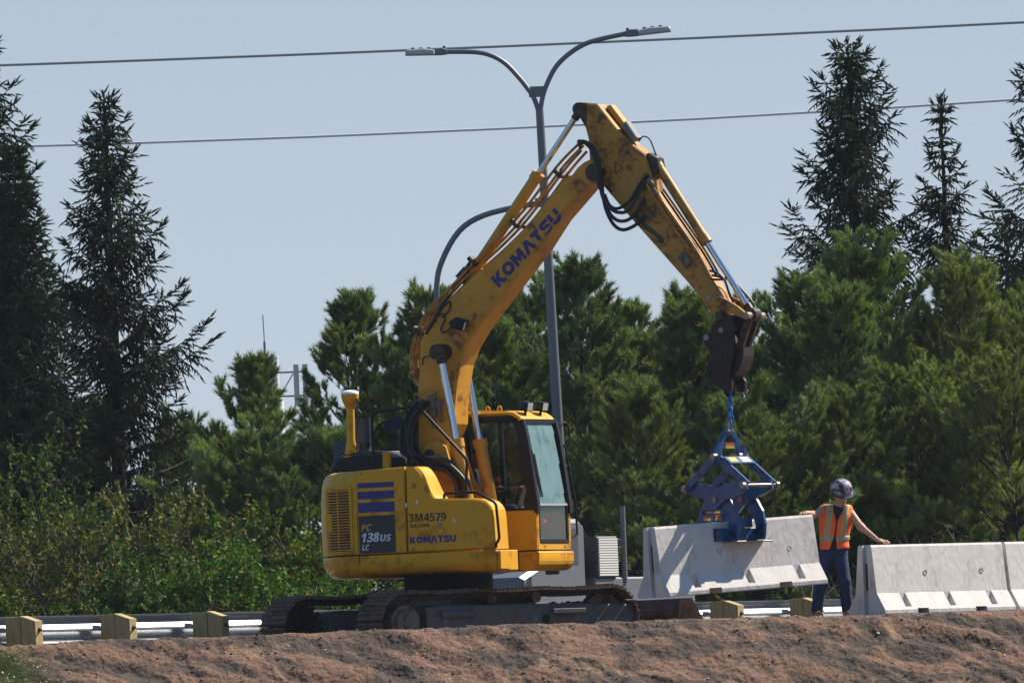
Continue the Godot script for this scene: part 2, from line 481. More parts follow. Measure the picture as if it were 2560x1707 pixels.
func build_ground() -> void:
	# far ground to the horizon behind, low ground in front of the bank
	var f := MB.new()
	f.quad(Vector3(-900, -0.62, -3.0), Vector3(900, -0.62, -3.0), Vector3(900, -0.62, -1500), Vector3(-900, -0.62, -1500))
	struct("ground", f, M.field)
	var lo := MB.new()
	lo.quad(Vector3(-900, -3.02, 400), Vector3(900, -3.02, 400), Vector3(900, -3.02, -2.9), Vector3(-900, -3.02, -2.9))
	struct("lower_ground", lo, M.field)
	var road := MB.new()
	var rd := Vector3(cos(deg_to_rad(57.4)), 0, -sin(deg_to_rad(57.4)))
	var rn := Vector3(-sin(deg_to_rad(57.4)), 0, -cos(deg_to_rad(57.4)))
	var o := Vector3(-1.58, -0.46, -3.12) + rn * 2.2
	road.quad(o - rd * 60, o + rd * 300, o + rd * 300 + rn * 9, o - rd * 60 + rn * 9)
	struct("road", road, M.asphalt)
	# the dirt bank itself: a fine grid where the camera sees it
	var xs := []
	var x := -60.0
	while x < 60.0:
		xs.append(x)
		var ax := absf(x)
		x += 0.026 if ax < 6.6 else (0.3 if ax < 14.0 else 4.0)
	var ds := [-40.0, -20.0, -10.0, -7.0]
	var d := -5.0
	while d < 6.2:
		ds.append(d)
		d += 0.3 if d < -1.0 else (0.08 if d < -0.3 else (0.022 if d < 2.0 else (0.1 if d < 2.6 else 0.6)))
	var b := MB.new()
	b.use_col = true
	var rust := Color(0.170, 0.092, 0.056)
	var dark := Color(0.062, 0.041, 0.029)
	var tan_ := Color(0.215, 0.135, 0.08)
	for j in ds.size():
		for i in xs.size():
			var px: float = xs[i]
			var pz: float = crest_z(clampf(px, -8, 8)) + ds[j]
			var y := ground_at(px, pz) if absf(px) < 14.0 and ds[j] > -6.0 else ground_base(clampf(px, -8, 8), crest_z(clampf(px, -8, 8)) + ds[j])
			if ds[j] <= -40.0: y = -0.9
			if absf(px) >= 6.8: y -= 0.0
			# smooth clay patches among darker gravelly soil
			var patch := patch_at(px, pz)
			var cc := dark.lerp(rust, smoothstep(-0.12, 0.26, patch))
			cc = cc.lerp(tan_, 0.7 * smoothstep(0.32, 0.5, noise("tan", 16, 1.1, 3).get_noise_2d(px, pz)))
			cc = cc * (0.94 + 0.5 * noise("fine", 13, 14.0, 2).get_noise_2d(px * 1.3, pz * 1.3))
			b.col = Color(cc.r, cc.g, cc.b)
			b.vert(Vector3(px, y, pz), Vector3.UP)
	var w := xs.size()
	for j in ds.size() - 1:
		for i in w - 1:
			var a := j * w + i
			b.ix.append_array([a, a + 1, a + w, a + 1, a + w + 1, a + w])
	for j in range(0, ds.size()):
		for i in range(0, w):
			var k := j * w + i
			var dx: Vector3 = b.v[k + (1 if i < w - 1 else 0)] - b.v[k - (1 if i > 0 else 0)]
			var dz: Vector3 = b.v[k + (w if j < ds.size() - 1 else 0)] - b.v[k - (w if j > 0 else 0)]
			b.n[k] = dz.cross(dx).normalized()
	struct("dirt_bank", b, M.dirt)
	# stones and clods strewn over the bank
	var s := MB.new()
	s.use_col = false
	var st := []
	for k in 6:
		st.append(Vector3([1, -1, 0, 0, 0, 0][k], [0, 0, 0.75, -0.75, 0, 0][k], [0, 0, 0, 0, 1, -1][k]))
	for t in [[0, 2, 4], [4, 2, 1], [1, 2, 5], [5, 2, 0], [0, 4, 3], [4, 1, 3], [1, 5, 3], [5, 0, 3]]:
		var pa: Vector3 = st[t[0]]
		var pb: Vector3 = st[t[1]]
		var pc: Vector3 = st[t[2]]
		var ab := (pa + pb).normalized() * 0.92
		var bc := (pb + pc).normalized() * 0.85
		var ca := (pc + pa).normalized() * 0.95
		s.tri(pa, ca, ab); s.tri(pb, ab, bc); s.tri(pc, bc, ca); s.tri(ab, ca, bc)
	var mm := MultiMesh.new()
	mm.transform_format = MultiMesh.TRANSFORM_3D
	mm.use_colors = true
	mm.mesh = s.mesh()
	mm.instance_count = 2400
	rng.seed = 500
	for k in 2400:
		var px := rng.randf_range(-6.6, 6.4)
		var dd := rng.randf_range(-0.5, 1.9)
		var pz := crest_z(px) + dd
		var r := 0.005 + 0.018 * pow(rng.randf(), 3.5)
		if rng.randf() < 0.012: r *= 2.0
		var bs := Basis.from_euler(Vector3(rng.randf_range(0.1, 0.9), rng.randf() * 6, rng.randf_range(-0.4, 0.4))) * Basis.from_scale(Vector3(r, r * rng.randf_range(0.25, 0.5), r * rng.randf_range(0.6, 1.1)))
		mm.set_instance_transform(k, Transform3D(bs, Vector3(px, ground_at(px, pz) + r * 0.25, pz)))
		var g := rng.randf()
		var cc := Color(0.14, 0.09, 0.065).lerp(Color(0.34, 0.28, 0.24), g * g)
		if rng.randf() < 0.08: cc = Color(0.58, 0.55, 0.51)
		mm.set_instance_color(k, cc)
	var mi := MultiMeshInstance3D.new()
	mi.name = "gravel"
	mi.multimesh = mm
	mi.material_override = M.stone
	add_child(mi)
	mi.set_meta("kind", "stuff")
	tag(mi, "loose stones and clods strewn over the brown dirt bank", "gravel")
	build_weeds()

func build_weeds() -> void:
	# green weeds with small white flowers at the lower left, a few dry stalks along the bank
	var bl := MB.new()
	var prev_l := Vector3(-0.006, 0, 0)
	var prev_r := Vector3(0.006, 0, 0)
	for k in 3:
		var t := (k + 1) / 3.0
		var wdt := 0.006 * (1.0 - t * 0.95)
		var c0 := Vector3(0, t, 0.35 * t * t)
		bl.quad(prev_l, prev_r, c0 + Vector3(wdt, 0, 0), c0 - Vector3(wdt, 0, 0))
		prev_l = c0 - Vector3(wdt, 0, 0)
		prev_r = c0 + Vector3(wdt, 0, 0)
	var fl := MB.new()
	for k in 6:
		var a := TAU * k / 6
		var b2 := a + 0.7
		fl.tri(Vector3.ZERO, Vector3(cos(b2), 0.2, sin(b2)), Vector3(cos(a), 0.2, sin(a)))
	var n_bl := 2600
	var n_fl := 420
	var g := MultiMesh.new()
	g.transform_format = MultiMesh.TRANSFORM_3D
	g.use_colors = true
	g.mesh = bl.mesh()
	g.instance_count = n_bl
	var fm := MultiMesh.new()
	fm.transform_format = MultiMesh.TRANSFORM_3D
	fm.mesh = fl.mesh()
	fm.instance_count = n_fl
	rng.seed = 77
	for k in n_bl:
		var px := -6.2 + 1.15 * pow(rng.randf(), 1.25)
		var dd := rng.randf_range(0.42, 1.75) + maxf(0.0, px + 5.8) * 0.75
		var tall := rng.randf_range(0.05, 0.15)
		if k < 320:
			px = rng.randf_range(-6.2, -5.66); dd = rng.randf_range(0.30, 0.62); tall = rng.randf_range(0.10, 0.24)
		elif k > n_bl - 240:
			px = rng.randf_range(-5.2, 5.8); dd = rng.randf_range(-0.05, 1.6); tall = rng.randf_range(0.03, 0.10)
		var pz := crest_z(px) + dd
		var bs := Basis.from_euler(Vector3(rng.randf_range(-0.4, 0.4), rng.randf() * TAU, rng.randf_range(-0.5, 0.5))).scaled(Vector3(rng.randf_range(0.7, 1.6), tall, tall))
		g.set_instance_transform(k, Transform3D(bs, Vector3(px, ground_at(px, pz) - 0.005, pz)))
		var cc := Color(0.07, 0.12, 0.02).lerp(Color(0.22, 0.24, 0.04), rng.randf())
		if k > n_bl - 240: cc = Color(0.34, 0.25, 0.12)
		g.set_instance_color(k, cc)
	for k in n_fl:
		var px := -6.2 + 1.1 * pow(rng.randf(), 1.2)
		var dd := rng.randf_range(0.45, 1.7) + maxf(0.0, px + 5.8) * 0.75
		var pz := crest_z(px) + dd
		var r := rng.randf_range(0.006, 0.013)
		fm.set_instance_transform(k, Transform3D(Basis.from_euler(Vector3(rng.randf_range(-0.6, 1.2), rng.randf() * 6, 0)).scaled(Vector3.ONE * r), Vector3(px, ground_at(px, pz) + rng.randf_range(0.05, 0.13), pz)))
	var o := thing("weeds", "green weeds with small white flowers on the dirt bank, lower left corner", "weeds")
	o.set_meta("kind", "stuff")
	for q in [["blades", g, M.grass], ["flowers", fm, M.petal]]:
		var mi := MultiMeshInstance3D.new()
		mi.name = q[0]
		mi.multimesh = q[1]
		mi.material_override = q[2]
		mi.set_meta("kind", "stuff")
		o.add_child(mi)

# ------------------------------------------------------------------ guardrail
func build_guardrail() -> void:
	var th := 57.4
	var o := thing("guardrail", "galvanised steel guardrail on square timber posts behind the excavator", "guardrail", Vector3(-5.601, -0.5, 3.35), th)
	# local x runs along the rail, z towards the camera side where the posts stand
	var prof := []   # W-beam section [z, y], 312 mm tall, 83 mm deep, with open back to the posts
	for p in [[0.0, 0.0], [0.012, 0.010], [0.070, 0.036], [0.083, 0.050], [0.083, 0.064], [0.070, 0.080], [0.010, 0.128], [0.0, 0.142], [0.0, 0.160], [0.010, 0.174], [0.070, 0.240], [0.083, 0.252], [0.083, 0.268], [0.070, 0.284], [0.012, 0.304], [0.0, 0.312]]:
		prof.append(p)
	var step := 1.905
	var zr := -0.34
	for k in range(-2, 8):
		var b := MB.new()
		var x0 := k * step * 2.0 - 0.12 + (0.003 if k % 2 else 0.0)
		var x1 := x0 + step * 2.0 + 0.24
		var zo := 0.0 if k % 2 else 0.004
		for i in prof.size() - 1:
			var p: Array = prof[i]
			var q: Array = prof[i + 1]
			for e in [0.0, 0.003]:
				b.quad(Vector3(x0, 0.48 + p[1], zr - p[0] + zo + e), Vector3(x1, 0.48 + p[1], zr - p[0] + zo + e), Vector3(x1, 0.48 + q[1], zr - q[0] + zo + e), Vector3(x0, 0.48 + q[1], zr - q[0] + zo + e))
		part(o, "rail_beam", b, M.galv)
	var post := MB.new()
	post.prism([[-0.10, -0.9], [-0.10, 0.735], [0.10, 0.80], [0.10, -0.9]], -0.076, 0.076, 0.004)
	var block := MB.new()
	block.prism([[-0.10, 0.44], [-0.10, 0.805], [0.10, 0.795], [0.10, 0.44]], -0.076, 0.076, 0.004)
	var bolt := MB.new()
	bolt.tube([Vector3(0, 0, -0.02), Vector3(0, 0, 0.045)], 0.009, 8)
	bolt.tube([Vector3(0, 0, 0.0), Vector3(0, 0, 0.004)], 0.03, 10)
	bolt.tube([Vector3(0, 0, 0.004), Vector3(0, 0, 0.022)], 0.017, 6)
	var pm := post.mesh()
	var bm := block.mesh()
	var om := bolt.mesh()
	rng.seed = 12
	for k in range(-1, 13):
		var t := Transform3D(Basis(Vector3.UP, PI / 2), Vector3(k * step, rng.randf_range(-0.008, 0.008), 0))
		t.basis = t.basis * Basis(Vector3.RIGHT, rng.randf_range(-0.012, 0.012))
		var p := part(o, "post", pm, M.wood, t)
		part(p, "blockout", bm, M.wood, Transform3D(Basis(Vector3.RIGHT, rng.randf_range(-0.02, 0.02)), Vector3(0.207, rng.randf_range(-0.012, 0.01), rng.randf_range(-0.004, 0.004))))
		part(p, "bolt", om, M.bolt, Transform3D(Basis(Vector3.UP, -PI / 2), Vector3(-0.10, 0.632, 0)))

# ------------------------------------------------------------------ concrete barriers
func make_barrier(o: Node3D, length: float, skew: int, notes: bool) -> void:
	# o sits at the centre of the base, local x along the barrier
	var prof := PackedVector2Array()
	var right := [[0.285, 0.0], [0.29, 0.012], [0.29, 0.05], [0.165, 0.25], [0.105, 0.785], [0.09, 0.81]]
	for p in right: prof.append(Vector2(p[0], p[1]))
	right.reverse()
	for p in right: prof.append(Vector2(-p[0], p[1]))
	var root := CSGCombiner3D.new()
	root.name = "concrete_body"
	var c := CSGPolygon3D.new()
	c.polygon = prof
	c.depth = length
	c.rotation_degrees.y = 90
	c.position.x = length / 2
	root.add_child(c)
	for q in [-0.31, 0.03, 0.35]:
		for s in [-1, 1]:
			var k := CSGBox3D.new()
			k.operation = CSGShape3D.OPERATION_SUBTRACTION
			k.size = Vector3(0.105, 0.165, 0.16)
			k.position = Vector3(q * length, 0.168, s * 0.245)
			root.add_child(k)
	for q in [-0.21, 0.235]:
		var k := CSGBox3D.new()
		k.operation = CSGShape3D.OPERATION_SUBTRACTION
		k.size = Vector3(0.19, 0.13, 0.8)
		k.position = Vector3(q * length, 0.0, 0)
		root.add_child(k)
	for e in [-1, 1]:
		var k := CSGBox3D.new()
		k.operation = CSGShape3D.OPERATION_SUBTRACTION
		k.size = Vector3(0.09, 1.7, 0.075)
		k.position = Vector3(e * length / 2, 0.2, 0)
		root.add_child(k)
	root.material_override = M.concrete
	o.add_child(root)
	# rusty connecting plate set in each end groove
	for e in [-1, 1]:
		var b := MB.new()
		b.box(Vector3(e * (length / 2 - 0.042) - 0.012, 0.28, -0.022), Vector3(e * (length / 2 - 0.042) + 0.012, 0.60, 0.022))
		part(o, "connector_plate", b, M.rust)
	if notes:
		var b := MB.new()
		b.obox(Transform3D(Basis(Vector3.RIGHT, 0.0), Vector3(-length / 2 - 0.002, 0.16, 0.115)), Vector3(0.003, 0.21, 0.10))
		part(o, "paper_label", b, M.label_white)
	# small form-tie marks on the near face, rings of darker mortar
	rng.seed = skew
	for k in 2:
		var t := Transform3D(Basis(Vector3.RIGHT, PI / 2 - 0.112), Vector3((-0.12 + 0.46 * k + rng.randf_range(-0.05, 0.05)) * length, 0.46 + rng.randf_range(-0.03, 0.03), 0.1425))
		var b := MB.new()
		b.lathe([[0.034, 0.0], [0.032, 0.004], [0.024, 0.004], [0.022, 0.0]], t, 14)
		part(o, "tie_mark", b, M.concrete_stain)

func build_barriers() -> void:
	var h := thing("concrete_barrier", "concrete barrier hanging tilted from the blue clamp above the ground", "barrier", Vector3(2.441, 0.282, 1.7), 0.0, "concrete highway barriers")
	h.basis = Basis(Vector3.UP, deg_to_rad(38.99)) * Basis(Vector3.BACK, deg_to_rad(2.459))
	make_barrier(h, 2.383, 3, true)
	var s := thing("concrete_barrier", "concrete barrier standing on the dirt, worker's hand on its top", "barrier", Vector3(4.776, -0.047, 0.2), 46.28, "concrete highway barriers")
	make_barrier(s, 2.273, 5, false)
	var d := Vector3(cos(deg_to_rad(46.28)), 0, -sin(deg_to_rad(46.28)))
	var d2 := Vector3(cos(deg_to_rad(47.5)), 0, -sin(deg_to_rad(47.5)))
	var t := thing("concrete_barrier", "concrete barrier cut off by the right edge, next in line", "barrier", Vector3(4.776, -0.047, 0.2) + d * 1.165 + d2 * 1.165, 47.5, "concrete highway barriers")
	make_barrier(t, 2.273, 7, false)

# ------------------------------------------------------------------ lamps, wires, mast
func luminaire(o: Node3D, root: Vector3, tip: Vector3) -> void:
	var x := (tip - root).normalized()
	var z := x.cross(Vector3.UP).normalized()
	var y := z.cross(x)
	var t := Transform3D(Basis(x, y, z), root)
	var l := root.distance_to(tip)
	var b := MB.new()
	b.prism([[0.0, -0.04], [0.0, 0.035], [0.08, 0.06], [0.30 * l, 0.05], [0.30 * l, -0.05], [0.10, -0.05]], -0.085, 0.085, 0.012)
	var p := part(o, "luminaire", b, M.pole, t)
	var e := MB.new()
	e.prism([[0.30 * l, -0.045], [0.31 * l, 0.03], [0.55 * l, 0.05], [l * 0.97, 0.035], [l, 0.0], [l, -0.045]], -0.16, 0.16, 0.015)
	part(p, "light_engine", e, M.lamp_body)
	var f := MB.new()
	for k in 3:
		f.box(Vector3(0.40 * l + k * 0.12, 0.045, -0.12), Vector3(0.40 * l + k * 0.12 + 0.05, 0.065, 0.12))
	part(p, "cooling_fin", f, M.pole)
	var s := MB.new()
	s.tube([Vector3(0.05, 0.045, 0), Vector3(0.05, 0.085, 0)], 0.02, 8)
	part(p, "sensor", s, M.black)

func build_lamps() -> void:
	var o := thing("street_lamp", "tall grey street lamp with two curved arms behind the boom", "street lamp", Vector3(0.72, -0.5, -45))
	var at := o.position
	var b := MB.new()
	b.tube([Vector3(0, -0.2, 0), Vector3(-0.08, 3.73, 0), Vector3(-0.17, 8.4, 0), Vector3(-0.175, 8.62, 0)], [0.105, 0.082, 0.062, 0.06], 14)
	part(o, "pole", b, M.pole)
	for s in 2:
		var pts: Array = [Vector3(0.545, 8.02, -45), Vector3(0.47, 8.28, -45), Vector3(0.36, 8.46, -45), Vector3(0.24, 8.62, -45), Vector3(0.06, 8.82, -45), Vector3(-0.15, 8.95, -45), Vector3(-0.40, 9.01, -45), Vector3(-0.84, 9.03, -45)]
		if s == 1:
			pts = [Vector3(0.545, 8.02, -45), Vector3(0.60, 8.30, -45), Vector3(0.69, 8.53, -45), Vector3(0.83, 8.76, -45), Vector3(1.05, 8.95, -45), Vector3(1.30, 9.08, -45), Vector3(1.60, 9.15, -45), Vector3(1.90, 9.20, -45)]
		var q := []
		for p in pts: q.append(p - at)
		var ab := MB.new()
		ab.tube(smooth_path(q, 4), 0.038, 10)
		part(o, "arm", ab, M.pole)
	var g := MB.new()
	g.box(Vector3(0.395, 8.30, -45.012) - at, Vector3(0.62, 8.46, -44.988) - at)
	part(o, "gusset_plate", g, M.pole)
	luminaire(o, Vector3(-0.80, 9.03, -45) - at, Vector3(-1.43, 9.04, -45) - at)
	luminaire(o, Vector3(1.86, 9.19, -45) - at, Vector3(2.55, 9.245, -45) - at)
	# second lamp farther off, its curved arm showing left of the boom
	var f := thing("street_lamp", "distant street lamp whose single curved arm shows left of the boom", "street lamp", Vector3(-1.10, -0.5, -46))
	at = f.position
	var fp := MB.new()
	fp.tube([Vector3(0, -0.2, 0), Vector3(-0.01, 5.35, 0)], [0.10, 0.058], 12)
	part(f, "pole", fp, M.pole)
	var q2 := []
	for p in [Vector3(-1.11, 4.8, -46), Vector3(-1.10, 5.55, -46), Vector3(-1.0, 5.95, -46), Vector3(-0.73, 6.38, -46), Vector3(-0.36, 6.60, -46), Vector3(0.21, 6.72, -46), Vector3(0.42, 6.74, -46)]:
		q2.append(p - at)
	var fa := MB.new()
	fa.tube(smooth_path(q2, 4), 0.045, 10)
	part(f, "arm", fa, M.pole)
	luminaire(f, Vector3(0.40, 6.74, -46) - at, Vector3(0.86, 6.76, -46) - at)

func build_wires() -> void:
	for w in [["thick dark overhead cable crossing the sky above the street lamp", 11.40, 11.48, 0.028], ["thinner pale overhead cable crossing the sky behind the boom tip", 9.90, 10.09, 0.026]]:
		var p := []
		for k in 41:
			var x := -70.0 + 3.5 * k
			p.append(Vector3(x, w[1] + (w[2] - w[1]) * pow(x / 9.5, 2.0) * 0.5 + (w[2] - w[1]) * 0.4 * x / 9.5, -90))
		var b := MB.new()
		b.tube(p, w[3], 6)
		tag(part(self, numbered("overhead_cable"), b, M.wire if w[3] > 0.027 else M.wire_pale), w[0], "cable", "overhead cables")

func build_mast() -> void:
	var o := thing("cell_mast", "white cellular mast head showing behind the left pine", "mast", Vector3(-8.12, 2.43, -300))
	var b := MB.new()
	b.tube([Vector3(0.1, -3.05, 0), Vector3(0.1, 8.32, 0)], 0.3, 14)
	part(o, "pole", b, M.white_paint)
	var h := MB.new()
	h.tube([Vector3(0.1, 8.3, 0), Vector3(0.1, 9.65, 0)], 0.17, 14)
	h.tube([Vector3(0.1, 9.65, 0), Vector3(0.1, 9.70, 0)], 0.19, 14)
	part(o, "head", h, M.white_paint)
	var f := MB.new()
	f.tube([Vector3(-0.8, 9.15, 0.3), Vector3(1.2, 9.15, 0.3)], 0.035, 6)
	f.tube([Vector3(-0.8, 8.35, 0.3), Vector3(1.2, 8.35, 0.3)], 0.035, 6)
	f.tube([Vector3(0.3, 8.4, 0.3), Vector3(0.75, 9.1, 0.3)], 0.02, 5)
	part(o, "frame", f, M.pole)
	for x in [-0.7, 0.85, 1.15]:
		var p := MB.new()
		p.box(Vector3(x - 0.09, 8.0, 0.36), Vector3(x + 0.09, 9.4, 0.46), 0.01)
		part(o, "antenna_panel", p, M.lamp_body)
	var w := MB.new()
	w.tube([Vector3(-0.18, 8.3, 0.2), Vector3(-0.18, 10.2, 0.2)], 0.045, 6)
	w.tube([Vector3(-0.18, 10.2, 0.2), Vector3(-0.20, 11.1, 0.2)], 0.018, 5)
	part(o, "whip_antenna", w, M.pole)

# ------------------------------------------------------------------ service truck behind the cab
func build_truck() -> void:
	var o := thing("service_truck", "grey service truck mostly hidden behind the excavator cab", "truck", Vector3(0.22, -0.46, -8.2), 240.0)
	# local x is forward (towards the camera, left), z is its right side, -z the sunlit side
	var c := MB.new()
	c.box(Vector3(-2.3, 0.45, -0.75), Vector3(1.9, 0.62, 0.75), 0.02)
	part(o, "chassis", c, M.truck_dark)
	var k := MB.new()
	k.prism([[0.3, 0.6], [0.3, 1.72], [0.45, 1.80], [1.15, 1.80], [1.50, 1.22], [1.88, 1.10], [1.92, 0.6]], -0.85, 0.85, 0.05)
	var cab := part(o, "cab", k, M.truck_grey)
	var ws := MB.new()
	ws.prism([[1.18, 1.77], [1.485, 1.265], [1.50, 1.275], [1.195, 1.78]], -0.75, 0.75)
	part(cab, "windshield", ws, M.glass_low)
	for s in [-1, 1]:
		var dw := MB.new()
		dw.prism([[0.5, 1.25], [0.5, 1.68], [1.12, 1.68], [1.36, 1.25]], s * 0.853 - 0.004, s * 0.853 + 0.004)
		part(cab, "window", dw, M.truck_dark)
		var mr := MB.new()
		mr.box(Vector3(1.45, 1.12, s * 1.05 - 0.09), Vector3(1.53, 1.34, s * 1.05 + 0.09), 0.02)
		part(cab, "mirror", mr, M.black)
	var bd := MB.new()
	bd.box(Vector3(-2.3, 0.62, -0.9), Vector3(0.2, 1.08, 0.9), 0.02)
	part(o, "utility_body", bd, M.truck_grey)
	var tb := MB.new()
	tb.box(Vector3(-0.35, 1.08, -0.92), Vector3(0.15, 1.58, 0.5), 0.012)
	var tool := part(o, "tool_box", tb, M.truck_dark)
	var rp := MB.new()
	for i in 15:
		rp.box(Vector3(-0.33, 1.10 + i * 0.031, -0.938), Vector3(0.13, 1.10 + i * 0.031 + 0.022, -0.9205))
	part(tool, "ribbed_panel", rp, M.truck_white)
	var rk := MB.new()
	rk.tube([Vector3(-0.55, 1.0, -0.9), Vector3(-0.55, 1.95, -0.9)], 0.032, 8)
	rk.tube([Vector3(-0.55, 1.0, 0.7), Vector3(-0.55, 1.95, 0.7)], 0.032, 8)
	rk.tube([Vector3(-0.55, 1.52, -0.9), Vector3(-0.55, 1.52, 0.7)], 0.028, 8)
	part(o, "rack", rk, M.pole)
	for x in [-1.5, 1.25]:
		for s in [-1, 1]:
			var w := MB.new()
			w.tube([Vector3(x, 0.40, s * 0.68), Vector3(x, 0.40, s * 0.90)], 0.40, 20)
			var wl := part(o, "wheel", w, M.rubber)
			var rim := MB.new()
			rim.tube([Vector3(x, 0.40, s * 0.90), Vector3(x, 0.40, s * 0.912)], 0.22, 16)
			part(wl, "rim", rim, M.lamp_body)

# ------------------------------------------------------------------ excavator
const BOOM := [[-0.06, 2.30], [-0.173, 2.42], [-0.173, 2.951], [-0.125, 3.441], [-0.101, 3.714], [-0.020, 3.847], [0.124, 4.031], [0.282, 4.174], [0.625, 4.444], [0.936, 4.661], [1.311, 4.983], [1.835, 5.508], [1.928, 5.550], [1.997, 5.629], [2.077, 5.684], [2.144, 5.710], [2.248, 5.711], [2.310, 5.636], [2.305, 5.518], [2.23, 5.43], [2.076, 5.377], [1.723, 5.040], [1.467, 4.711], [0.878, 4.077], [0.640, 3.815], [0.496, 3.617], [0.397, 3.417], [0.340, 3.146], [0.311, 2.95], [0.293, 2.735], [0.20, 2.55], [0.12, 2.36]]
const ARM := [[2.285, 6.319], [2.495, 6.054], [2.656, 5.879], [2.832, 5.740], [2.889, 5.560], [2.943, 5.297], [3.138, 5.015], [3.375, 4.685], [3.554, 4.346], [3.696, 4.117], [3.742, 4.030], [3.790, 3.98], [3.800, 3.84], [3.732, 3.786], [3.657, 3.805], [3.347, 4.203], [2.977, 4.621], [2.605, 5.04], [2.418, 5.26], [2.297, 5.40], [2.174, 5.538], [2.134, 5.671], [2.128, 5.837], [2.126, 5.955], [2.093, 6.099], [2.045, 6.196], [1.995, 6.247], [1.961, 6.302], [1.981, 6.366], [2.027, 6.383], [2.254, 6.354]]
var up_t := Transform3D(Basis(Vector3.UP, deg_to_rad(UPPER)), Vector3.ZERO)
var low_t := Transform3D(Basis(Vector3.UP, deg_to_rad(LOWER)), Vector3.ZERO)

func font(bold := true, heavy := 0.0) -> Font:
	var f := SystemFont.new()
	f.font_names = PackedStringArray(["Droid Sans"])
	f.font_weight = 700 if bold else 400
	if heavy > 0.0:
		var v := FontVariation.new()
		v.base_font = f
		v.variation_embolden = heavy
		return v
	return f

func lettering(parent: Node, called: String, text: String, m: Material, at: Vector3, along: Vector3, up: Vector3, wide: float, tall: float, slant := 0.0, heavy := 0.4, bold := true) -> MeshInstance3D:
	# raised print: text fitted to a width and a height on a surface with the given axes
	var t := TextMesh.new()
	t.text = text
	t.font = font(bold, heavy)
	t.font_size = 64
	t.pixel_size = 0.01
	t.depth = 0.02
	t.curve_step = 1.0
	var bb := t.get_aabb()
	var b := MB.new()
	var x := along.normalized() * wide / bb.size.x
	var y := (up.normalized() + along.normalized() * slant) * tall / bb.size.y
	var z := along.cross(up).normalized() * 0.15
	b.add(t, Transform3D(Basis(x, y, z), at - x * bb.position.x - y * bb.position.y))
	return part(parent, called, b, m)

const BLOCK := {
	"K": [1.0, [[[0, 0], [0, 1], [0.32, 1], [0.32, 0.62], [0.58, 1], [0.98, 1], [0.62, 0.52], [1.0, 0], [0.58, 0], [0.32, 0.38], [0.32, 0]]]],
	"O": [1.06, [[[0.53, 0], [0.25, 0.06], [0.06, 0.24], [0, 0.5], [0.06, 0.76], [0.25, 0.94], [0.53, 1], [0.53, 0.72], [0.41, 0.68], [0.33, 0.60], [0.31, 0.5], [0.33, 0.40], [0.41, 0.32], [0.53, 0.28]], [[0.53, 0], [0.53, 0.28], [0.65, 0.32], [0.73, 0.40], [0.75, 0.5], [0.73, 0.60], [0.65, 0.68], [0.53, 0.72], [0.53, 1], [0.81, 0.94], [1.0, 0.76], [1.06, 0.5], [1.0, 0.24], [0.81, 0.06]]]],
	"M": [1.12, [[[0, 0], [0, 1], [0.34, 1], [0.56, 0.55], [0.78, 1], [1.12, 1], [1.12, 0], [0.82, 0], [0.82, 0.5], [0.62, 0.12], [0.50, 0.12], [0.30, 0.5], [0.30, 0]]]],
	"A": [1.10, [[[0, 0], [0.38, 1], [0.72, 1], [1.1, 0], [0.76, 0], [0.55, 0.62], [0.34, 0]]]],
	"T": [0.88, [[[0, 1], [0, 0.7], [0.28, 0.7], [0.28, 0], [0.60, 0], [0.60, 0.7], [0.80, 0.7], [0.80, 1]]]],
	"S": [0.95, [[[0, 0], [0, 0.28], [0.55, 0.28], [0.62, 0.34], [0.55, 0.40], [0.25, 0.40], [0.05, 0.52], [0, 0.70], [0.08, 0.92], [0.28, 1], [0.92, 1], [0.92, 0.72], [0.38, 0.72], [0.33, 0.67], [0.38, 0.62], [0.68, 0.62], [0.9, 0.48], [0.95, 0.3], [0.86, 0.08], [0.66, 0]]]],
	"U": [1.0, [[[0, 1], [0, 0.35], [0.1, 0.1], [0.35, 0], [0.65, 0], [0.9, 0.1], [1, 0.35], [1, 1], [0.68, 1], [0.68, 0.38], [0.6, 0.28], [0.4, 0.28], [0.32, 0.38], [0.32, 1]]]],
}

func block_lettering(parent: Node, called: String, text: String, m: Material, at: Vector3, along: Vector3, up: Vector3, wide: float, tall: float) -> MeshInstance3D:
	# heavy block capitals drawn as flat shapes, with the small square at the shoulder of the T
	var total := 0.0
	for ch in text:
		total += BLOCK[ch][0] + 0.06
	total -= 0.06
	var t := Transform3D(Basis(along.normalized() * wide / total, up.normalized() * tall, along.cross(up).normalized()), at)
	var b := MB.new()
	var x := 0.0
	for ch in text:
		for poly in BLOCK[ch][1]:
			var p := MB.new()
			var q := []
			for e in poly: q.append([e[0] + x, e[1]])
			p.prism(q, 0.0, 0.003)
			b.add(p.mesh(), t)
		x += BLOCK[ch][0] + 0.06
		if ch == "T":
			b.obox(t * Transform3D(Basis(Vector3.BACK, 0.25), Vector3(x - 0.20, 1.17, 0.0015)), Vector3(0.20, 0.20, 0.003))
	return part(parent, called, b, m)

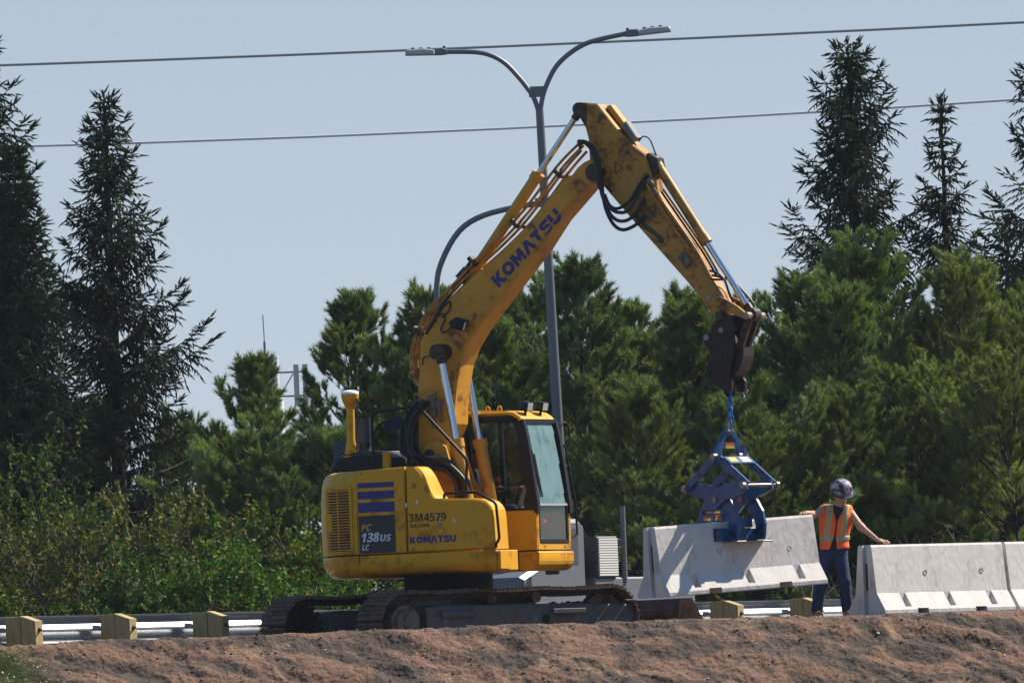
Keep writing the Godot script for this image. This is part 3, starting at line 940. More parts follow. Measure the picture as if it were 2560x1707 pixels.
func cylinder_pair(parent: Node, called: String, foot: Vector3, head: Vector3, split: float, rb: float, rr: float, mat_b: Material) -> MeshInstance3D:
	# hydraulic cylinder: barrel from the foot to the gland, chrome rod from there to the head
	var g := foot.lerp(head, split)
	var d := (head - foot).normalized()
	var b := MB.new()
	b.tube([foot, g], rb, 18)
	b.tube([g - d * 0.10, g], rb * 1.18, 18)
	b.tube([foot - d * 0.03, foot + d * 0.10], rb * 1.1, 18)
	b.tube([foot - Vector3(0, 0, rb * 1.35), foot + Vector3(0, 0, rb * 1.35)], rb * 0.95, 16)
	var o := part(parent, called, b, mat_b, up_t)
	var r := MB.new()
	r.tube([g, head - d * 0.05], rr, 18)
	part(o, "rod", r, M.chrome)
	var e := MB.new()
	e.tube([head - d * 0.14, head], rr * 1.35, 14)
	e.tube([head - Vector3(0, 0, rr * 2.2), head + Vector3(0, 0, rr * 2.2)], rr * 2.1, 18)
	part(o, "rod_eye", e, M.greasy)
	return o

func build_excavator() -> void:
	var ex := thing("excavator", "yellow tracked excavator lifting a concrete barrier with its boom raised", "excavator", Vector3(-0.85, -0.37, 0))
	build_undercarriage(ex)
	build_house(ex)
	build_cab(ex)
	build_boom(ex)

func build_undercarriage(ex: Node3D) -> void:
	var half := 1.45
	var rad := 0.355
	var cy := 0.415
	var per := 4.0 * half + TAU * rad
	var count := 47
	var shoe := MB.new()
	shoe.box(Vector3(-0.079, 0.0, -0.25), Vector3(0.079, 0.016, 0.25))
	for k in 3:
		shoe.prism([[-0.072 + k * 0.062, 0.016], [-0.056 + k * 0.062, 0.016], [-0.060 + k * 0.062, 0.042], [-0.068 + k * 0.062, 0.042]], -0.25, 0.25)
	for z in [-0.06, 0.06]:
		for x in [-0.03, 0.03]:
			shoe.box(Vector3(x - 0.011, 0.016, z - 0.011), Vector3(x + 0.011, 0.028, z + 0.011))
	var sm := shoe.mesh()
	for side in [1, -1]:
		var path := func(s: float) -> Array:   # point on the chain loop and its direction angle
			s = fposmod(s, per)
			if s < 2.0 * half:
				var sag := 0.018 * (absf(sin(s / (2.0 * half) * PI * 3.0)))
				return [Vector2(half - s, cy + rad - sag), PI]
			s -= 2.0 * half
			if s < PI * rad:
				var a := PI / 2 + s / rad
				return [Vector2(-half + cos(a) * rad, cy + sin(a) * rad), a + PI / 2]
			s -= PI * rad
			if s < 2.0 * half:
				return [Vector2(-half + s, cy - rad), 0.0]
			s -= 2.0 * half
			var b := -PI / 2 + s / rad
			return [Vector2(half + cos(b) * rad, cy + sin(b) * rad), b + PI / 2]
		var chain := MB.new()
		for k in count:
			var a: Array = path.call((k + 0.5) * per / count)
			var p: Vector2 = a[0]
			var t := Transform3D(Basis(Vector3.BACK, a[1] + PI), Vector3(p.x, p.y, side * 1.0))
			for z in [-0.075, 0.075]:
				chain.obox(t * Transform3D(Basis.IDENTITY, Vector3(0, -0.032, z)), Vector3(0.185, 0.07, 0.035))
		var tr := part(ex, "track", chain, M.greasy, low_t)
		rng.seed = 40 + side
		for k in count:
			var a: Array = path.call((k + 0.5) * per / count)
			var p: Vector2 = a[0]
			part(tr, "shoe", sm, M.shoe, Transform3D(Basis(Vector3.BACK, a[1] + PI + rng.randf_range(-0.02, 0.02)), Vector3(p.x, p.y, side * 1.0)))
		# side frame with its steps, sprocket hub, idler and rollers
		var zf: float = side * 1.0
		var o_: float = side
		var fr := MB.new()
		fr.prism([[-1.13, 0.20], [-1.13, 0.60], [-0.95, 0.625], [1.15, 0.60], [1.35, 0.585], [1.80, 0.57], [1.80, 0.34], [1.45, 0.27], [1.25, 0.20]], zf - 0.17, zf + 0.17, 0.015)
		var f := part(ex, "track_frame", fr, M.track_frame, low_t)
		for x in [[-0.95, -0.50], [0.62, 1.08]]:
			var st := MB.new()
			st.box(Vector3(x[0], 0.485, minf(zf + o_ * 0.17, zf + o_ * 0.235)), Vector3(x[1], 0.545, maxf(zf + o_ * 0.17, zf + o_ * 0.235)), 0.008)
			part(f, "step", st, M.track_frame)
		for x in [-0.86, 0.40, 1.0]:
			var lb := MB.new()
			lb.box(Vector3(x - 0.035, 0.40, zf + o_ * 0.171 - 0.001), Vector3(x + 0.03, 0.475, zf + o_ * 0.171 + 0.002))
			part(f, "sticker", lb, M.grey_plastic)
		var ho := MB.new()
		ho.tube([Vector3(0.55, 0.43, zf + o_ * 0.171), Vector3(0.55, 0.43, zf + o_ * 0.174)], 0.056, 18)
		part(f, "hole", ho, M.black_dull)
		var hub := MB.new()
		hub.tube([Vector3(-half, cy + 0.02, zf - 0.16), Vector3(-half, cy + 0.02, zf + o_ * 0.20)], 0.20, 24)
		hub.tube([Vector3(-half, cy + 0.02, zf + o_ * 0.20), Vector3(-half, cy + 0.02, zf + o_ * 0.235)], [0.16, 0.145], 24)
		var hb := part(ex, "final_drive", hub, M.steel_dirty, low_t)
		var spr := MB.new()
		spr.tube([Vector3(-half, cy, zf - 0.03), Vector3(-half, cy, zf + 0.03)], 0.29, 26)
		for k in 21:
			var a := TAU * k / 21
			spr.obox(Transform3D(Basis(Vector3.BACK, a), Vector3(-half + cos(a) * 0.30, cy + sin(a) * 0.30, zf)), Vector3(0.07, 0.04, 0.05))
		part(hb, "sprocket", spr, M.greasy)
		var idl := MB.new()
		idl.tube([Vector3(half, cy, zf - 0.06), Vector3(half, cy, zf + 0.06)], 0.30, 26)
		part(ex, "idler_wheel", idl, M.steel_dirty, low_t)
		for x in [-0.15, 0.48]:
			var ro := MB.new()
			ro.tube([Vector3(x, 0.685, zf - 0.1), Vector3(x, 0.685, zf + o_ * 0.10)], 0.062, 16)
			part(ex, "carrier_roller", ro, M.steel_dirty, low_t)
		for k in 7:
			var x := -1.05 + k * 0.35
			var ro := MB.new()
			ro.tube([Vector3(x, 0.17, zf - 0.12), Vector3(x, 0.17, zf + 0.12)], 0.085, 14)
			part(ex, "track_roller", ro, M.steel_dirty, low_t)
		# mud packed on the frame
		var md := MB.new()
		for k in 26:
			var x := rng.randf_range(-1.0, 1.5)
			var r := rng.randf_range(0.02, 0.05)
			md.lathe([[0.0, -0.01], [r, 0.0], [r * 0.6, r * 0.5], [0.0, r * 0.6]], Transform3D(Basis.from_euler(Vector3(rng.randf_range(-0.3, 0.3), rng.randf() * 6, 0)), Vector3(x, 0.605, zf + rng.randf_range(-0.15, 0.15))), 6)
		var mud := part(f, "mud", md, M.mud)
		mud.set_meta("kind", "stuff")
	var cf := MB.new()
	cf.box(Vector3(-0.55, 0.40, -0.86), Vector3(0.55, 0.74, 0.86), 0.03)
	part(ex, "centre_frame", cf, M.track_frame, low_t)
	var sw := MB.new()
	sw.tube([Vector3(0, 0.72, 0), Vector3(0, 0.99, 0)], 0.52, 32)
	part(ex, "slewing_ring", sw, M.black_dull, low_t)
	# dozer blade at the front end
	var bl := MB.new()
	var ring := []
	for k in 9:
		var t := k / 8.0
		ring.append([2.50 + 0.13 * sin(t * PI) * -1.0 + 0.10 * (1.0 - t), 0.12 + t * 0.50])
	for k in 9:
		var t := (8 - k) / 8.0
		ring.append([2.56 + 0.13 * sin(t * PI) * -1.0 + 0.16 * (1.0 - t), 0.12 + t * 0.50])
	bl.prism(ring, -1.25, 1.25)
	var blade := part(ex, "dozer_blade", bl, M.rust_blade, low_t)
	for z in [-1.25, 1.25]:
		var e := MB.new()
		e.prism([[2.36, 0.14], [2.40, 0.62], [2.58, 0.62], [2.74, 0.36], [2.70, 0.14]], z - 0.012, z + 0.012)
		part(blade, "end_plate", e, M.rust_blade)
	for z in [-0.55, 0.55]:
		var a := MB.new()
		a.bar(Vector3(0.5, 0.42, z), Vector3(2.42, 0.32, z), 0.12, 0.14)
		part(blade, "push_arm", a, M.track_frame)

func plan_ring() -> Array:   # outline of the rear body in plan, [forward, right]
	var r := [[-0.52, 1.17], [-0.574, 1.185], [-0.577, 1.2], [-0.62, 1.2], [-0.68, 1.198], [-0.74, 1.19], [-0.82, 1.16]]
	for k in 23:
		var a := deg_to_rad(50.0 - k * 100.0 / 22.0)
		r.append([-cos(a) * 1.45, sin(a) * 1.45])
	r.append_array([[-0.82, -1.16], [-0.74, -1.19], [-0.66, -1.2], [-0.577, -1.2], [-0.52, -1.17]])
	return r

func build_house(ex: Node3D) -> void:
	# counterweight band and the engine cover above it, a shadow gap between them
	var ring := plan_ring()
	var cw := MB.new()
	cw.stack(ring, [[0.985, 0.16], [1.0, 0.12], [1.04, 0.06], [1.10, 0.02], [1.17, 0.0], [1.225, 0.0], [1.237, 0.012]])
	part(ex, "counterweight", cw, M.yellow, up_t)
	var core := MB.new()
	core.stack(ring, [[1.2, 0.05], [2.1, 0.05]])
	part(ex, "engine_bay", core, M.black_dull, up_t)
	var ec := MB.new()
	ec.stack(ring, [[1.252, 0.010], [1.262, 0.0], [1.6, -0.006], [1.95, 0.008], [2.07, 0.022], [2.14, 0.04], [2.19, 0.075], [2.215, 0.12], [2.225, 0.20]])
	var cover := part(ex, "rear_cover", ec, M.yellow, up_t)
	# ventilation grille that wraps the right rear corner
	var strip := []
	for q in [[-0.635, 1.2], [-0.74, 1.19], [-0.82, 1.16], [-0.88, 1.134], [-0.932, 1.111], [-1.0, 1.05]]:
		strip.append(Vector2(q[0], q[1]))
	var back := MB.new()
	for k in strip.size() - 1:
		var a: Vector2 = strip[k] * 1.006
		var b: Vector2 = strip[k + 1] * 1.006
		back.quad(Vector3(a.x, 1.30, a.y), Vector3(a.x, 2.00, a.y), Vector3(b.x, 2.00, b.y), Vector3(b.x, 1.30, b.y))
	var grille := part(cover, "grille", back, M.black_dull)
	for k in 22:
		var y := 1.315 + k * 0.0322
		var sl := MB.new()
		for i in strip.size() - 1:
			var a: Vector2 = strip[i] * 1.0125
			var b: Vector2 = strip[i + 1] * 1.0125
			sl.bar(Vector3(a.x, y, a.y), Vector3(b.x, y, b.y), 0.0135, 0.010, Vector3.UP)
		part(grille, "slat", sl, M.yellow_boom)
	var fr := MB.new()
	for i in strip.size():
		var a: Vector2 = strip[i] * 1.0135
		if i in [0, 2, 5]:
			var wd := 0.030 if i != 2 else 0.010
			fr.bar(Vector3(a.x, 1.285, a.y), Vector3(a.x, 2.03, a.y), wd, 0.012, Vector3(1, 0, -0.3).normalized())
	for y in [1.285, 2.03]:
		for i in strip.size() - 1:
			var a: Vector2 = strip[i] * 1.0135
			var b: Vector2 = strip[i + 1] * 1.0135
			fr.bar(Vector3(a.x, y, a.y), Vector3(b.x, y, b.y), 0.03, 0.012, Vector3.UP)
	part(grille, "grille_frame", fr, M.yellow)
	var lt := MB.new()
	lt.box(Vector3(-1.02, 1.52, 1.06), Vector3(-0.935, 1.74, 1.13), 0.012)
	part(grille, "latch_plate", lt, M.yellow)
	# right side: engine door with the stripes, then the stepped front cover
	var dr := MB.new()
	dr.prism([[-0.572, 1.25], [-0.572, 2.222], [0.050, 2.248], [0.040, 1.25]], 0.70, 1.2, 0.014)
	var door := part(ex, "engine_door", dr, M.yellow, up_t)
	for q in [[2.020, 2.080], [1.890, 1.981], [1.735, 1.851]]:
		var s := MB.new()
		s.box(Vector3(-0.553, q[0], 1.1995), Vector3(-0.083, q[1], 1.2025))
		part(door, "blue_stripe", s, M.blue_print)
	var pl := MB.new()
	pl.box(Vector3(-0.553, 1.262, 1.1995), Vector3(-0.085, 1.697, 1.2025))
	var plate := part(door, "model_plate", pl, M.plate_print)
	var X := Vector3.RIGHT
	var Y := Vector3.UP
	lettering(plate, "model_lettering", "PC", M.orange_print, Vector3(-0.525, 1.520, 1.203), X, Y, 0.125, 0.082, 0.22, 0.4)
	lettering(plate, "model_lettering", "138", M.white_print, Vector3(-0.535, 1.393, 1.203), X, Y, 0.228, 0.108, 0.22, 0.4)
	lettering(plate, "model_lettering", "US", M.white_print, Vector3(-0.290, 1.395, 1.203), X, Y, 0.135, 0.080, 0.22, 0.4)
	lettering(plate, "model_lettering", "LC", M.white_print, Vector3(-0.522, 1.298, 1.203), X, Y, 0.085, 0.068, 0.22, 0.4)
	var fc := MB.new()
	fc.prism([[0.062, 1.25], [0.070, 2.247], [0.165, 2.243], [0.200, 2.232], [0.227, 2.211], [0.262, 2.17], [0.294, 2.121], [0.358, 1.984], [0.400, 1.90], [0.440, 1.862], [0.807, 1.848], [1.020, 1.828], [1.085, 1.80], [1.135, 1.75], [1.161, 1.70], [1.173, 1.616], [1.188, 1.25]], 0.82, 1.2, 0.02)
	var cover2 := part(ex, "front_cover", fc, M.yellow, up_t)
	lettering(cover2, "fleet_number", "3M4579", M.dark_print, Vector3(0.092, 1.600, 1.2005), X, Y, 0.480, 0.098, 0.0, 0.0, true)
	lettering(cover2, "owner_lettering", "WILSON", M.dark_print, Vector3(0.098, 1.536, 1.2005), X, Y, 0.245, 0.040, 0.25, 0.2)
	block_lettering(cover2, "maker_lettering", "KOMATSU", M.blue_print, Vector3(0.095, 1.352, 1.1995), X, Y, 0.595, 0.082)
	for q in [[0.035, 1.80], [0.175, 1.83], [0.64, 1.60]]:
		var s := MB.new()
		s.obox(Transform3D(Basis(Vector3.BACK, 0.3 if q[0] > 0.5 else 0.0), Vector3(q[0] + 0.03, q[1], 1.2015)), Vector3(0.026, 0.05, 0.003))
		part(cover2, "sticker", s, M.sticker)
	var sb := MB.new()
	sb.obox(Transform3D(Basis(Vector3.BACK, 0.5), Vector3(0.465, 1.575, 1.2015)), Vector3(0.032, 0.04, 0.003))
	part(cover2, "sticker", sb, M.sticker_blue)
	var hd := MB.new()
	for q in [[0.79, 1.380, 0.946, 1.395], [0.79, 1.45, 0.946, 1.465], [0.79, 1.395, 0.802, 1.45], [0.934, 1.395, 0.946, 1.45]]:
		hd.box(Vector3(q[0], q[1], 1.1995), Vector3(q[2], q[3], 1.208))
	hd.box(Vector3(0.85, 1.405, 1.1995), Vector3(0.878, 1.44, 1.206))
	part(cover2, "latch", hd, M.yellow_boom)
	for q in [[0.175, 2.02], [0.135, 1.285]]:
		var s := MB.new()
		s.tube([Vector3(q[0], q[1], 1.19), Vector3(q[0], q[1], 1.2025)], 0.035 if q[1] > 2.0 else 0.024, 14)
		part(cover2, "plug", s, M.rust_plug)
	for y in [1.42, 2.05]:   # door hinges
		var s := MB.new()
		s.tube([Vector3(0.056, y, 1.201), Vector3(0.056, y + 0.07, 1.201)], 0.009, 8)
		part(door, "hinge", s, M.yellow_boom)
	for q in [[-0.50, 2.19], [-0.02, 2.20], [-0.02, 1.30]]:
		var s := MB.new()
		s.tube([Vector3(q[0], q[1], 1.197), Vector3(q[0], q[1], 1.206)], 0.011, 8)
		part(door, "bolt", s, M.rust_plug)
	# lower skirt along the right side and its rounded front end
	var skirt_t := up_t * Transform3D(Basis(Vector3(0, 0, 1), Vector3(0, 1, 0), Vector3(-1, 0, 0)), Vector3(0, 0, 0))
	var sk2 := MB.new()   # section [right, up] swept along forward
	sk2.prism([[0.6, 1.0], [1.06, 1.0], [1.12, 1.015], [1.16, 1.04], [1.185, 1.075], [1.197, 1.12], [1.2, 1.17], [1.2, 1.236], [0.6, 1.236]], -1.19, 0.562, 0.01)
	part(ex, "side_skirt", sk2, M.yellow, skirt_t)
	var st := MB.new()
	st.box(Vector3(1.19, 1.02, 0.84), Vector3(1.235, 1.225, 1.19), 0.02)
	part(ex, "front_bumper", st, M.yellow, up_t)
	# swing frame floor, centre box, left rear body under the cab
	var sf := MB.new()
	sf.box(Vector3(-0.56, 1.005, -1.15), Vector3(0.78, 1.24, 0.60), 0.01)
	part(ex, "swing_frame", sf, M.yellow_boom, up_t)
	var lb := MB.new()
	lb.box(Vector3(-0.56, 1.25, -1.2), Vector3(-0.47, 2.2, -0.2), 0.02)
	lb.box(Vector3(-0.56, 1.25, -0.19), Vector3(-0.30, 2.2, 0.69), 0.02)
	part(ex, "rear_bulkhead", lb, M.yellow, up_t)
	var lab := MB.new()
	lab.box(Vector3(0.7795, 1.08, 0.10), Vector3(0.783, 1.17, 0.36))
	part(ex, "warning_label", lab, M.pale_plastic, up_t)
	for z in [-0.16, 0.345]:   # boom foot brackets
		var br := MB.new()
		br.prism([[-0.30, 1.24], [-0.26, 1.9], [-0.19, 2.30], [-0.05, 2.52], [0.10, 2.55], [0.20, 2.48], [0.32, 2.05], [0.56, 1.75], [0.62, 1.24]], z - 0.025, z + 0.025, 0.006)
		part(ex, "boom_bracket", br, M.yellow_boom, up_t)
	var pin := MB.new()
	pin.tube([Vector3(0.0, 2.40, -0.24), Vector3(0.0, 2.40, 0.40)], 0.055, 14)
	part(ex, "boom_foot_pin", pin, M.greasy, up_t)
	# black engine hood on the rear deck with the things on it
	var ho := MB.new()
	ho.prism([[-1.22, 2.19], [-1.20, 2.28], [-1.14, 2.37], [-1.02, 2.435], [-0.78, 2.47], [-0.52, 2.45], [-0.40, 2.38], [-0.36, 2.20]], -0.80, 0.62, 0.05)
	part(ex, "engine_hood", ho, M.black, up_t)
	var ml := MB.new()
	ml.tube([Vector3(-0.92, 2.44, 0.20), Vector3(-0.92, 2.60, 0.20)], 0.075, 16)
	ml.tube([Vector3(-0.92, 2.56, 0.20), Vector3(-0.92, 2.84, 0.20)], 0.107, 22)
	ml.tube([Vector3(-0.92, 2.84, 0.20), Vector3(-0.92, 2.855, 0.20)], [0.107, 0.085], 22)
	part(ex, "air_cleaner", ml, M.slate, up_t)
	var gb := MB.new()
	gb.prism([[-1.20, 2.34], [-1.20, 2.585], [-1.10, 2.59], [-1.05, 2.50], [-1.05, 2.34]], 0.26, 0.46, 0.008)
	part(ex, "camera_housing", gb, M.slate, up_t)
	var ga := MB.new()
	ga.tube([Vector3(-0.95, 2.36, 0.50), Vector3(-0.95, 2.42, 0.50)], 0.115, 16)
	ga.tube([Vector3(-0.95, 2.42, 0.50), Vector3(-0.95, 2.60, 0.50)], [0.085, 0.048], 16)
	ga.tube([Vector3(-0.95, 2.60, 0.50), Vector3(-0.94, 2.98, 0.50)], 0.046, 16)
	ga.lathe([[0.046, 2.96], [0.068, 3.00], [0.094, 3.06], [0.104, 3.11], [0.106, 3.135]], Transform3D(Basis.IDENTITY, Vector3(-0.94, 0, 0.50)), 22)
	var gn := part(ex, "antenna_mast", ga, M.yellow, up_t)
	var gd := MB.new()
	gd.lathe([[0.106, 3.135], [0.106, 3.148], [0.098, 3.162], [0.075, 3.176], [0.04, 3.184], [0.001, 3.187]], Transform3D(Basis.IDENTITY, Vector3(-0.94, 0, 0.50)), 22)
	part(gn, "antenna_dome", gd, M.white_paint)
	var gc := MB.new()
	gc.tube(smooth_path([Vector3(-0.84, 3.08, 0.52), Vector3(-0.83, 2.96, 0.53), Vector3(-0.79, 2.90, 0.53), Vector3(-0.84, 2.82, 0.52), Vector3(-0.86, 2.70, 0.51), Vector3(-0.88, 2.45, 0.5)], 5), 0.010, 6)
	part(gn, "antenna_cable", gc, M.rubber)
	var ex2 := MB.new()
	ex2.tube([Vector3(-0.42, 2.20, 0.66), Vector3(-0.42, 2.42, 0.66)], 0.052, 14)
	ex2.tube([Vector3(-0.42, 2.42, 0.66), Vector3(-0.42, 2.435, 0.66)], 0.058, 14)
	part(ex, "filler_neck", ex2, M.yellow, up_t)
	var tk := MB.new()
	tk.tube([Vector3(-0.62, 2.36, 0.1), Vector3(-0.42, 2.36, 0.1)], 0.10, 18)
	part(ex, "expansion_tank", tk, M.pale_plastic, up_t)
	# handrails, mirror
	var rl := MB.new()
	var rail := [Vector3(-0.49, 2.22, 0.85), Vector3(-0.505, 2.60, 0.85), Vector3(-0.498, 2.83, 0.85), Vector3(-0.47, 2.885, 0.85), Vector3(-0.41, 2.912, 0.85), Vector3(0.04, 2.942, 0.85), Vector3(0.09, 2.938, 0.85), Vector3(0.13, 2.915, 0.85), Vector3(0.655, 2.355, 0.85), Vector3(0.69, 2.31, 0.85), Vector3(0.70, 2.26, 0.85), Vector3(0.674, 2.0, 0.85), Vector3(0.67, 1.85, 0.85)]
	rl.tube(rail, 0.018, 10)
	rl.tube([Vector3(-0.06, 2.935, 0.85), Vector3(-0.01, 2.78, 0.85), Vector3(0.0, 2.60, 0.85), Vector3(0.0, 2.22, 0.85)], 0.014, 8)
	part(ex, "handrail", rl, M.black, up_t)
	var rl2 := MB.new()
	rl2.tube([Vector3(0.535, 1.85, 1.16), Vector3(0.54, 1.90, 1.16), Vector3(0.565, 1.912, 1.17), Vector3(0.94, 1.91, 1.20), Vector3(0.98, 1.905, 1.21), Vector3(1.20, 1.79, 1.22), Vector3(1.225, 1.75, 1.22), Vector3(1.25, 1.38, 1.22), Vector3(1.235, 1.34, 1.22), Vector3(1.205, 1.31, 1.215), Vector3(1.195, 1.27, 1.20)], 0.017, 10)
	part(ex, "handrail", rl2, M.black, up_t)
	var mi := MB.new()
	mi.tube([Vector3(-0.515, 2.62, 0.85), Vector3(-0.40, 2.755, 0.86), Vector3(-0.34, 2.785, 0.86), Vector3(-0.27, 2.79, 0.86)], 0.014, 8)
	mi.lathe([[0.001, -0.03], [0.07, -0.024], [0.092, -0.010], [0.097, 0.0], [0.09, 0.008], [0.001, 0.012]], Transform3D(Basis(Vector3.BACK, 0.25) * Basis(Vector3.RIGHT, 1.25).scaled(Vector3(1.35, 1, 1)), Vector3(-0.215, 2.745, 0.87)), 24)
	part(ex, "mirror", mi, M.black, up_t)
	# hydraulic hose bundle from the boom down into the deck
	for k in 9:
		var dz := 0.20 + k * 0.028
		var o := (k % 4) * 0.034
		var h := MB.new()
		h.tube(smooth_path([Vector3(-0.02 - o, 3.02, dz), Vector3(-0.15 - o, 2.84, dz + 0.05), Vector3(-0.20 - o, 2.60, dz + 0.12), Vector3(-0.15 - o, 2.41, dz + 0.16), Vector3(-0.02, 2.27 + o, dz + 0.18), Vector3(0.14, 2.235 + o, dz + 0.19), Vector3(0.29, 2.20 + o, dz + 0.19), Vector3(0.395 + o, 2.11, dz + 0.18), Vector3(0.43 + o, 1.98, dz + 0.16), Vector3(0.42 + o, 1.75, dz + 0.14)], 5), 0.025, 8)
		part(ex, "hose", h, M.rubber, up_t)
	for k in 5:
		var h := MB.new()
		h.tube(smooth_path([Vector3(-0.22, 2.86 - k * 0.02, 0.30 + k * 0.05), Vector3(-0.30 + 0.02 * k, 2.62, 0.32 + k * 0.05), Vector3(-0.26 + 0.02 * k, 2.42, 0.34 + k * 0.05), Vector3(-0.14, 2.26, 0.36 + k * 0.05)], 5), 0.022, 8)
		part(ex, "hose", h, M.rubber, up_t)

func build_cab(ex: Node3D) -> void:
	var zr := -0.25    # right wall, boom side
	var zl := -1.20    # left wall, door side
	var lo := MB.new()
	lo.prism([[-0.45, 1.24], [-0.45, 1.705], [1.0, 1.705], [1.045, 1.66], [1.042, 1.24]], zr - 0.03, zr, 0.006)
	lo.prism([[-0.45, 1.24], [-0.45, 1.705], [1.0, 1.705], [1.045, 1.66], [1.042, 1.24]], zl, zl + 0.03, 0.006)
	lo.box(Vector3(-0.45, 1.24, zl + 0.031), Vector3(-0.41, 1.80, zr - 0.031))
	lo.box(Vector3(-0.40, 1.241, zl + 0.031), Vector3(1.0, 1.27, zr - 0.031))
	lo.box(Vector3(1.005, 1.242, zl + 0.031), Vector3(1.045, 1.318, zr - 0.031), 0.006)
	lo.box(Vector3(1.005, 1.318, zr - 0.075), Vector3(1.045, 1.66, zr - 0.031), 0.004)
	lo.box(Vector3(1.005, 1.318, zl + 0.031), Vector3(1.045, 1.66, zl + 0.06), 0.004)
	var cab := part(ex, "cab", lo, M.yellow, up_t)
	var sk := MB.new()
	sk.prism([[0.80, 1.0], [0.95, 1.0], [0.99, 1.01], [1.025, 1.035], [1.048, 1.07], [1.060, 1.11], [1.063, 1.15], [1.062, 1.205], [1.05, 1.222], [0.80, 1.222]], zl - 0.03, zr + 0.0, 0.012)
	part(cab, "front_skirt", sk, M.yellow)
	var bt := MB.new()
	for z in [zl + 0.18, zr - 0.22]:
		bt.tube([Vector3(1.04, 1.28, z), Vector3(1.052, 1.28, z)], 0.016, 8)
	part(cab, "bolt", bt, M.rust_plug)
	# pillars and frames
	var pr := MB.new()
	var front := [[1.043, 1.66], [1.035, 1.80], [0.985, 2.20], [0.935, 2.56], [0.895, 2.74]]
	for s in [[zr - 0.004, 0.125], [zl + 0.055, 0.12]]:
		for k in front.size() - 1:
			var a := Vector3(front[k][0] - 0.03, front[k][1], s[0] - 0.035)
			var b := Vector3(front[k + 1][0] - 0.03, front[k + 1][1], s[0] - 0.035)
			pr.bar(a, b + (b - a).normalized() * 0.01, 0.07, s[1])
	for z in [zr - 0.03, zl + 0.03]:
		pr.bar(Vector3(-0.42, 1.70, z), Vector3(-0.42, 2.80, z), 0.06, 0.07)
		pr.bar(Vector3(0.22, 1.70, z), Vector3(0.20, 2.80, z), 0.045, 0.05)
		pr.bar(Vector3(-0.42, 1.715, z), Vector3(1.0, 1.715, z), 0.05, 0.03)
		pr.bar(Vector3(-0.42, 2.79, z), Vector3(0.80, 2.79, z), 0.05, 0.05)
	pr.bar(Vector3(0.895, 2.745, zl + 0.03), Vector3(0.895, 2.745, zr - 0.03), 0.05, 0.05, Vector3.UP)
	pr.bar(Vector3(-0.42, 2.79, zl + 0.03), Vector3(-0.42, 2.79, zr - 0.03), 0.05, 0.05, Vector3.UP)
	part(cab, "pillars", pr, M.black)
	var gr := MB.new()
	gr.bar(Vector3(1.043, 1.768, zl + 0.10), Vector3(1.043, 1.768, zr - 0.07), 0.03, 0.026, Vector3.RIGHT)
	part(cab, "window_divider", gr, M.lamp_body)
	var fl := MB.new()
	fl.bar(Vector3(1.038, 1.335, zl + 0.075), Vector3(1.038, 1.335, zr - 0.09), 0.02, 0.05, Vector3.RIGHT)
	fl.bar(Vector3(1.038, 1.36, zl + 0.08), Vector3(1.038, 1.76, zl + 0.08), 0.02, 0.045, Vector3.RIGHT)
	fl.bar(Vector3(1.038, 1.36, zr - 0.09), Vector3(1.038, 1.76, zr - 0.09), 0.02, 0.03, Vector3.RIGHT)
	part(cab, "window_frame", fl, M.black)
	# panes
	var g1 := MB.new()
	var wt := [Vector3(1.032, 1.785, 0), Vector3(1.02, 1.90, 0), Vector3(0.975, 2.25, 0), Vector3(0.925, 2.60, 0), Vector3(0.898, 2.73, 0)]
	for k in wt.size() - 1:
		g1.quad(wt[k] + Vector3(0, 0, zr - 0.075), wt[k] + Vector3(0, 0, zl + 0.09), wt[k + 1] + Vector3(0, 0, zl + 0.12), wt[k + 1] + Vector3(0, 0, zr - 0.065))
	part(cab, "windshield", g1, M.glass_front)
	var g2 := MB.new()
	g2.quad(Vector3(1.036, 1.345, zr - 0.10), Vector3(1.036, 1.345, zl + 0.09), Vector3(1.036, 1.755, zl + 0.09), Vector3(1.036, 1.755, zr - 0.10))
	part(cab, "lower_window", g2, M.glass_low)
	for z in [zr - 0.03, zl + 0.03]:
		var g3 := MB.new()
		for q in [[[0.24, 1.73], [0.985, 1.73], [0.95, 2.20], [0.90, 2.55], [0.86, 2.70], [0.80, 2.765], [0.22, 2.765]], [[-0.39, 1.73], [0.20, 1.73], [0.18, 2.765], [-0.39, 2.765]]]:
			var p := PackedVector2Array()
			for e in q: p.append(Vector2(e[0], e[1]))
			var tr := Geometry2D.triangulate_polygon(p)
			for k in range(0, tr.size(), 3):
				g3.tri(Vector3(p[tr[k]].x, p[tr[k]].y, z), Vector3(p[tr[k + 1]].x, p[tr[k + 1]].y, z), Vector3(p[tr[k + 2]].x, p[tr[k + 2]].y, z))
		part(cab, "side_window", g3, M.glass_side)
	var g4 := MB.new()
	g4.quad(Vector3(-0.42, 1.80, zl + 0.06), Vector3(-0.42, 1.80, zr - 0.06), Vector3(-0.42, 2.76, zr - 0.06), Vector3(-0.42, 2.76, zl + 0.06))
	part(cab, "rear_window", g4, M.glass_side)
	# roof with its rounded brow, work lights, eyes
	var rf := MB.new()
	rf.prism([[-0.47, 2.815], [-0.47, 2.86], [-0.43, 2.885], [0.30, 2.893], [0.70, 2.875], [0.80, 2.85], [0.868, 2.805], [0.90, 2.765], [0.905, 2.745], [0.86, 2.755], [0.82, 2.79], [0.78, 2.815]], zl - 0.005, zr + 0.005, 0.035)
	var roof := part(cab, "roof", rf, M.yellow)
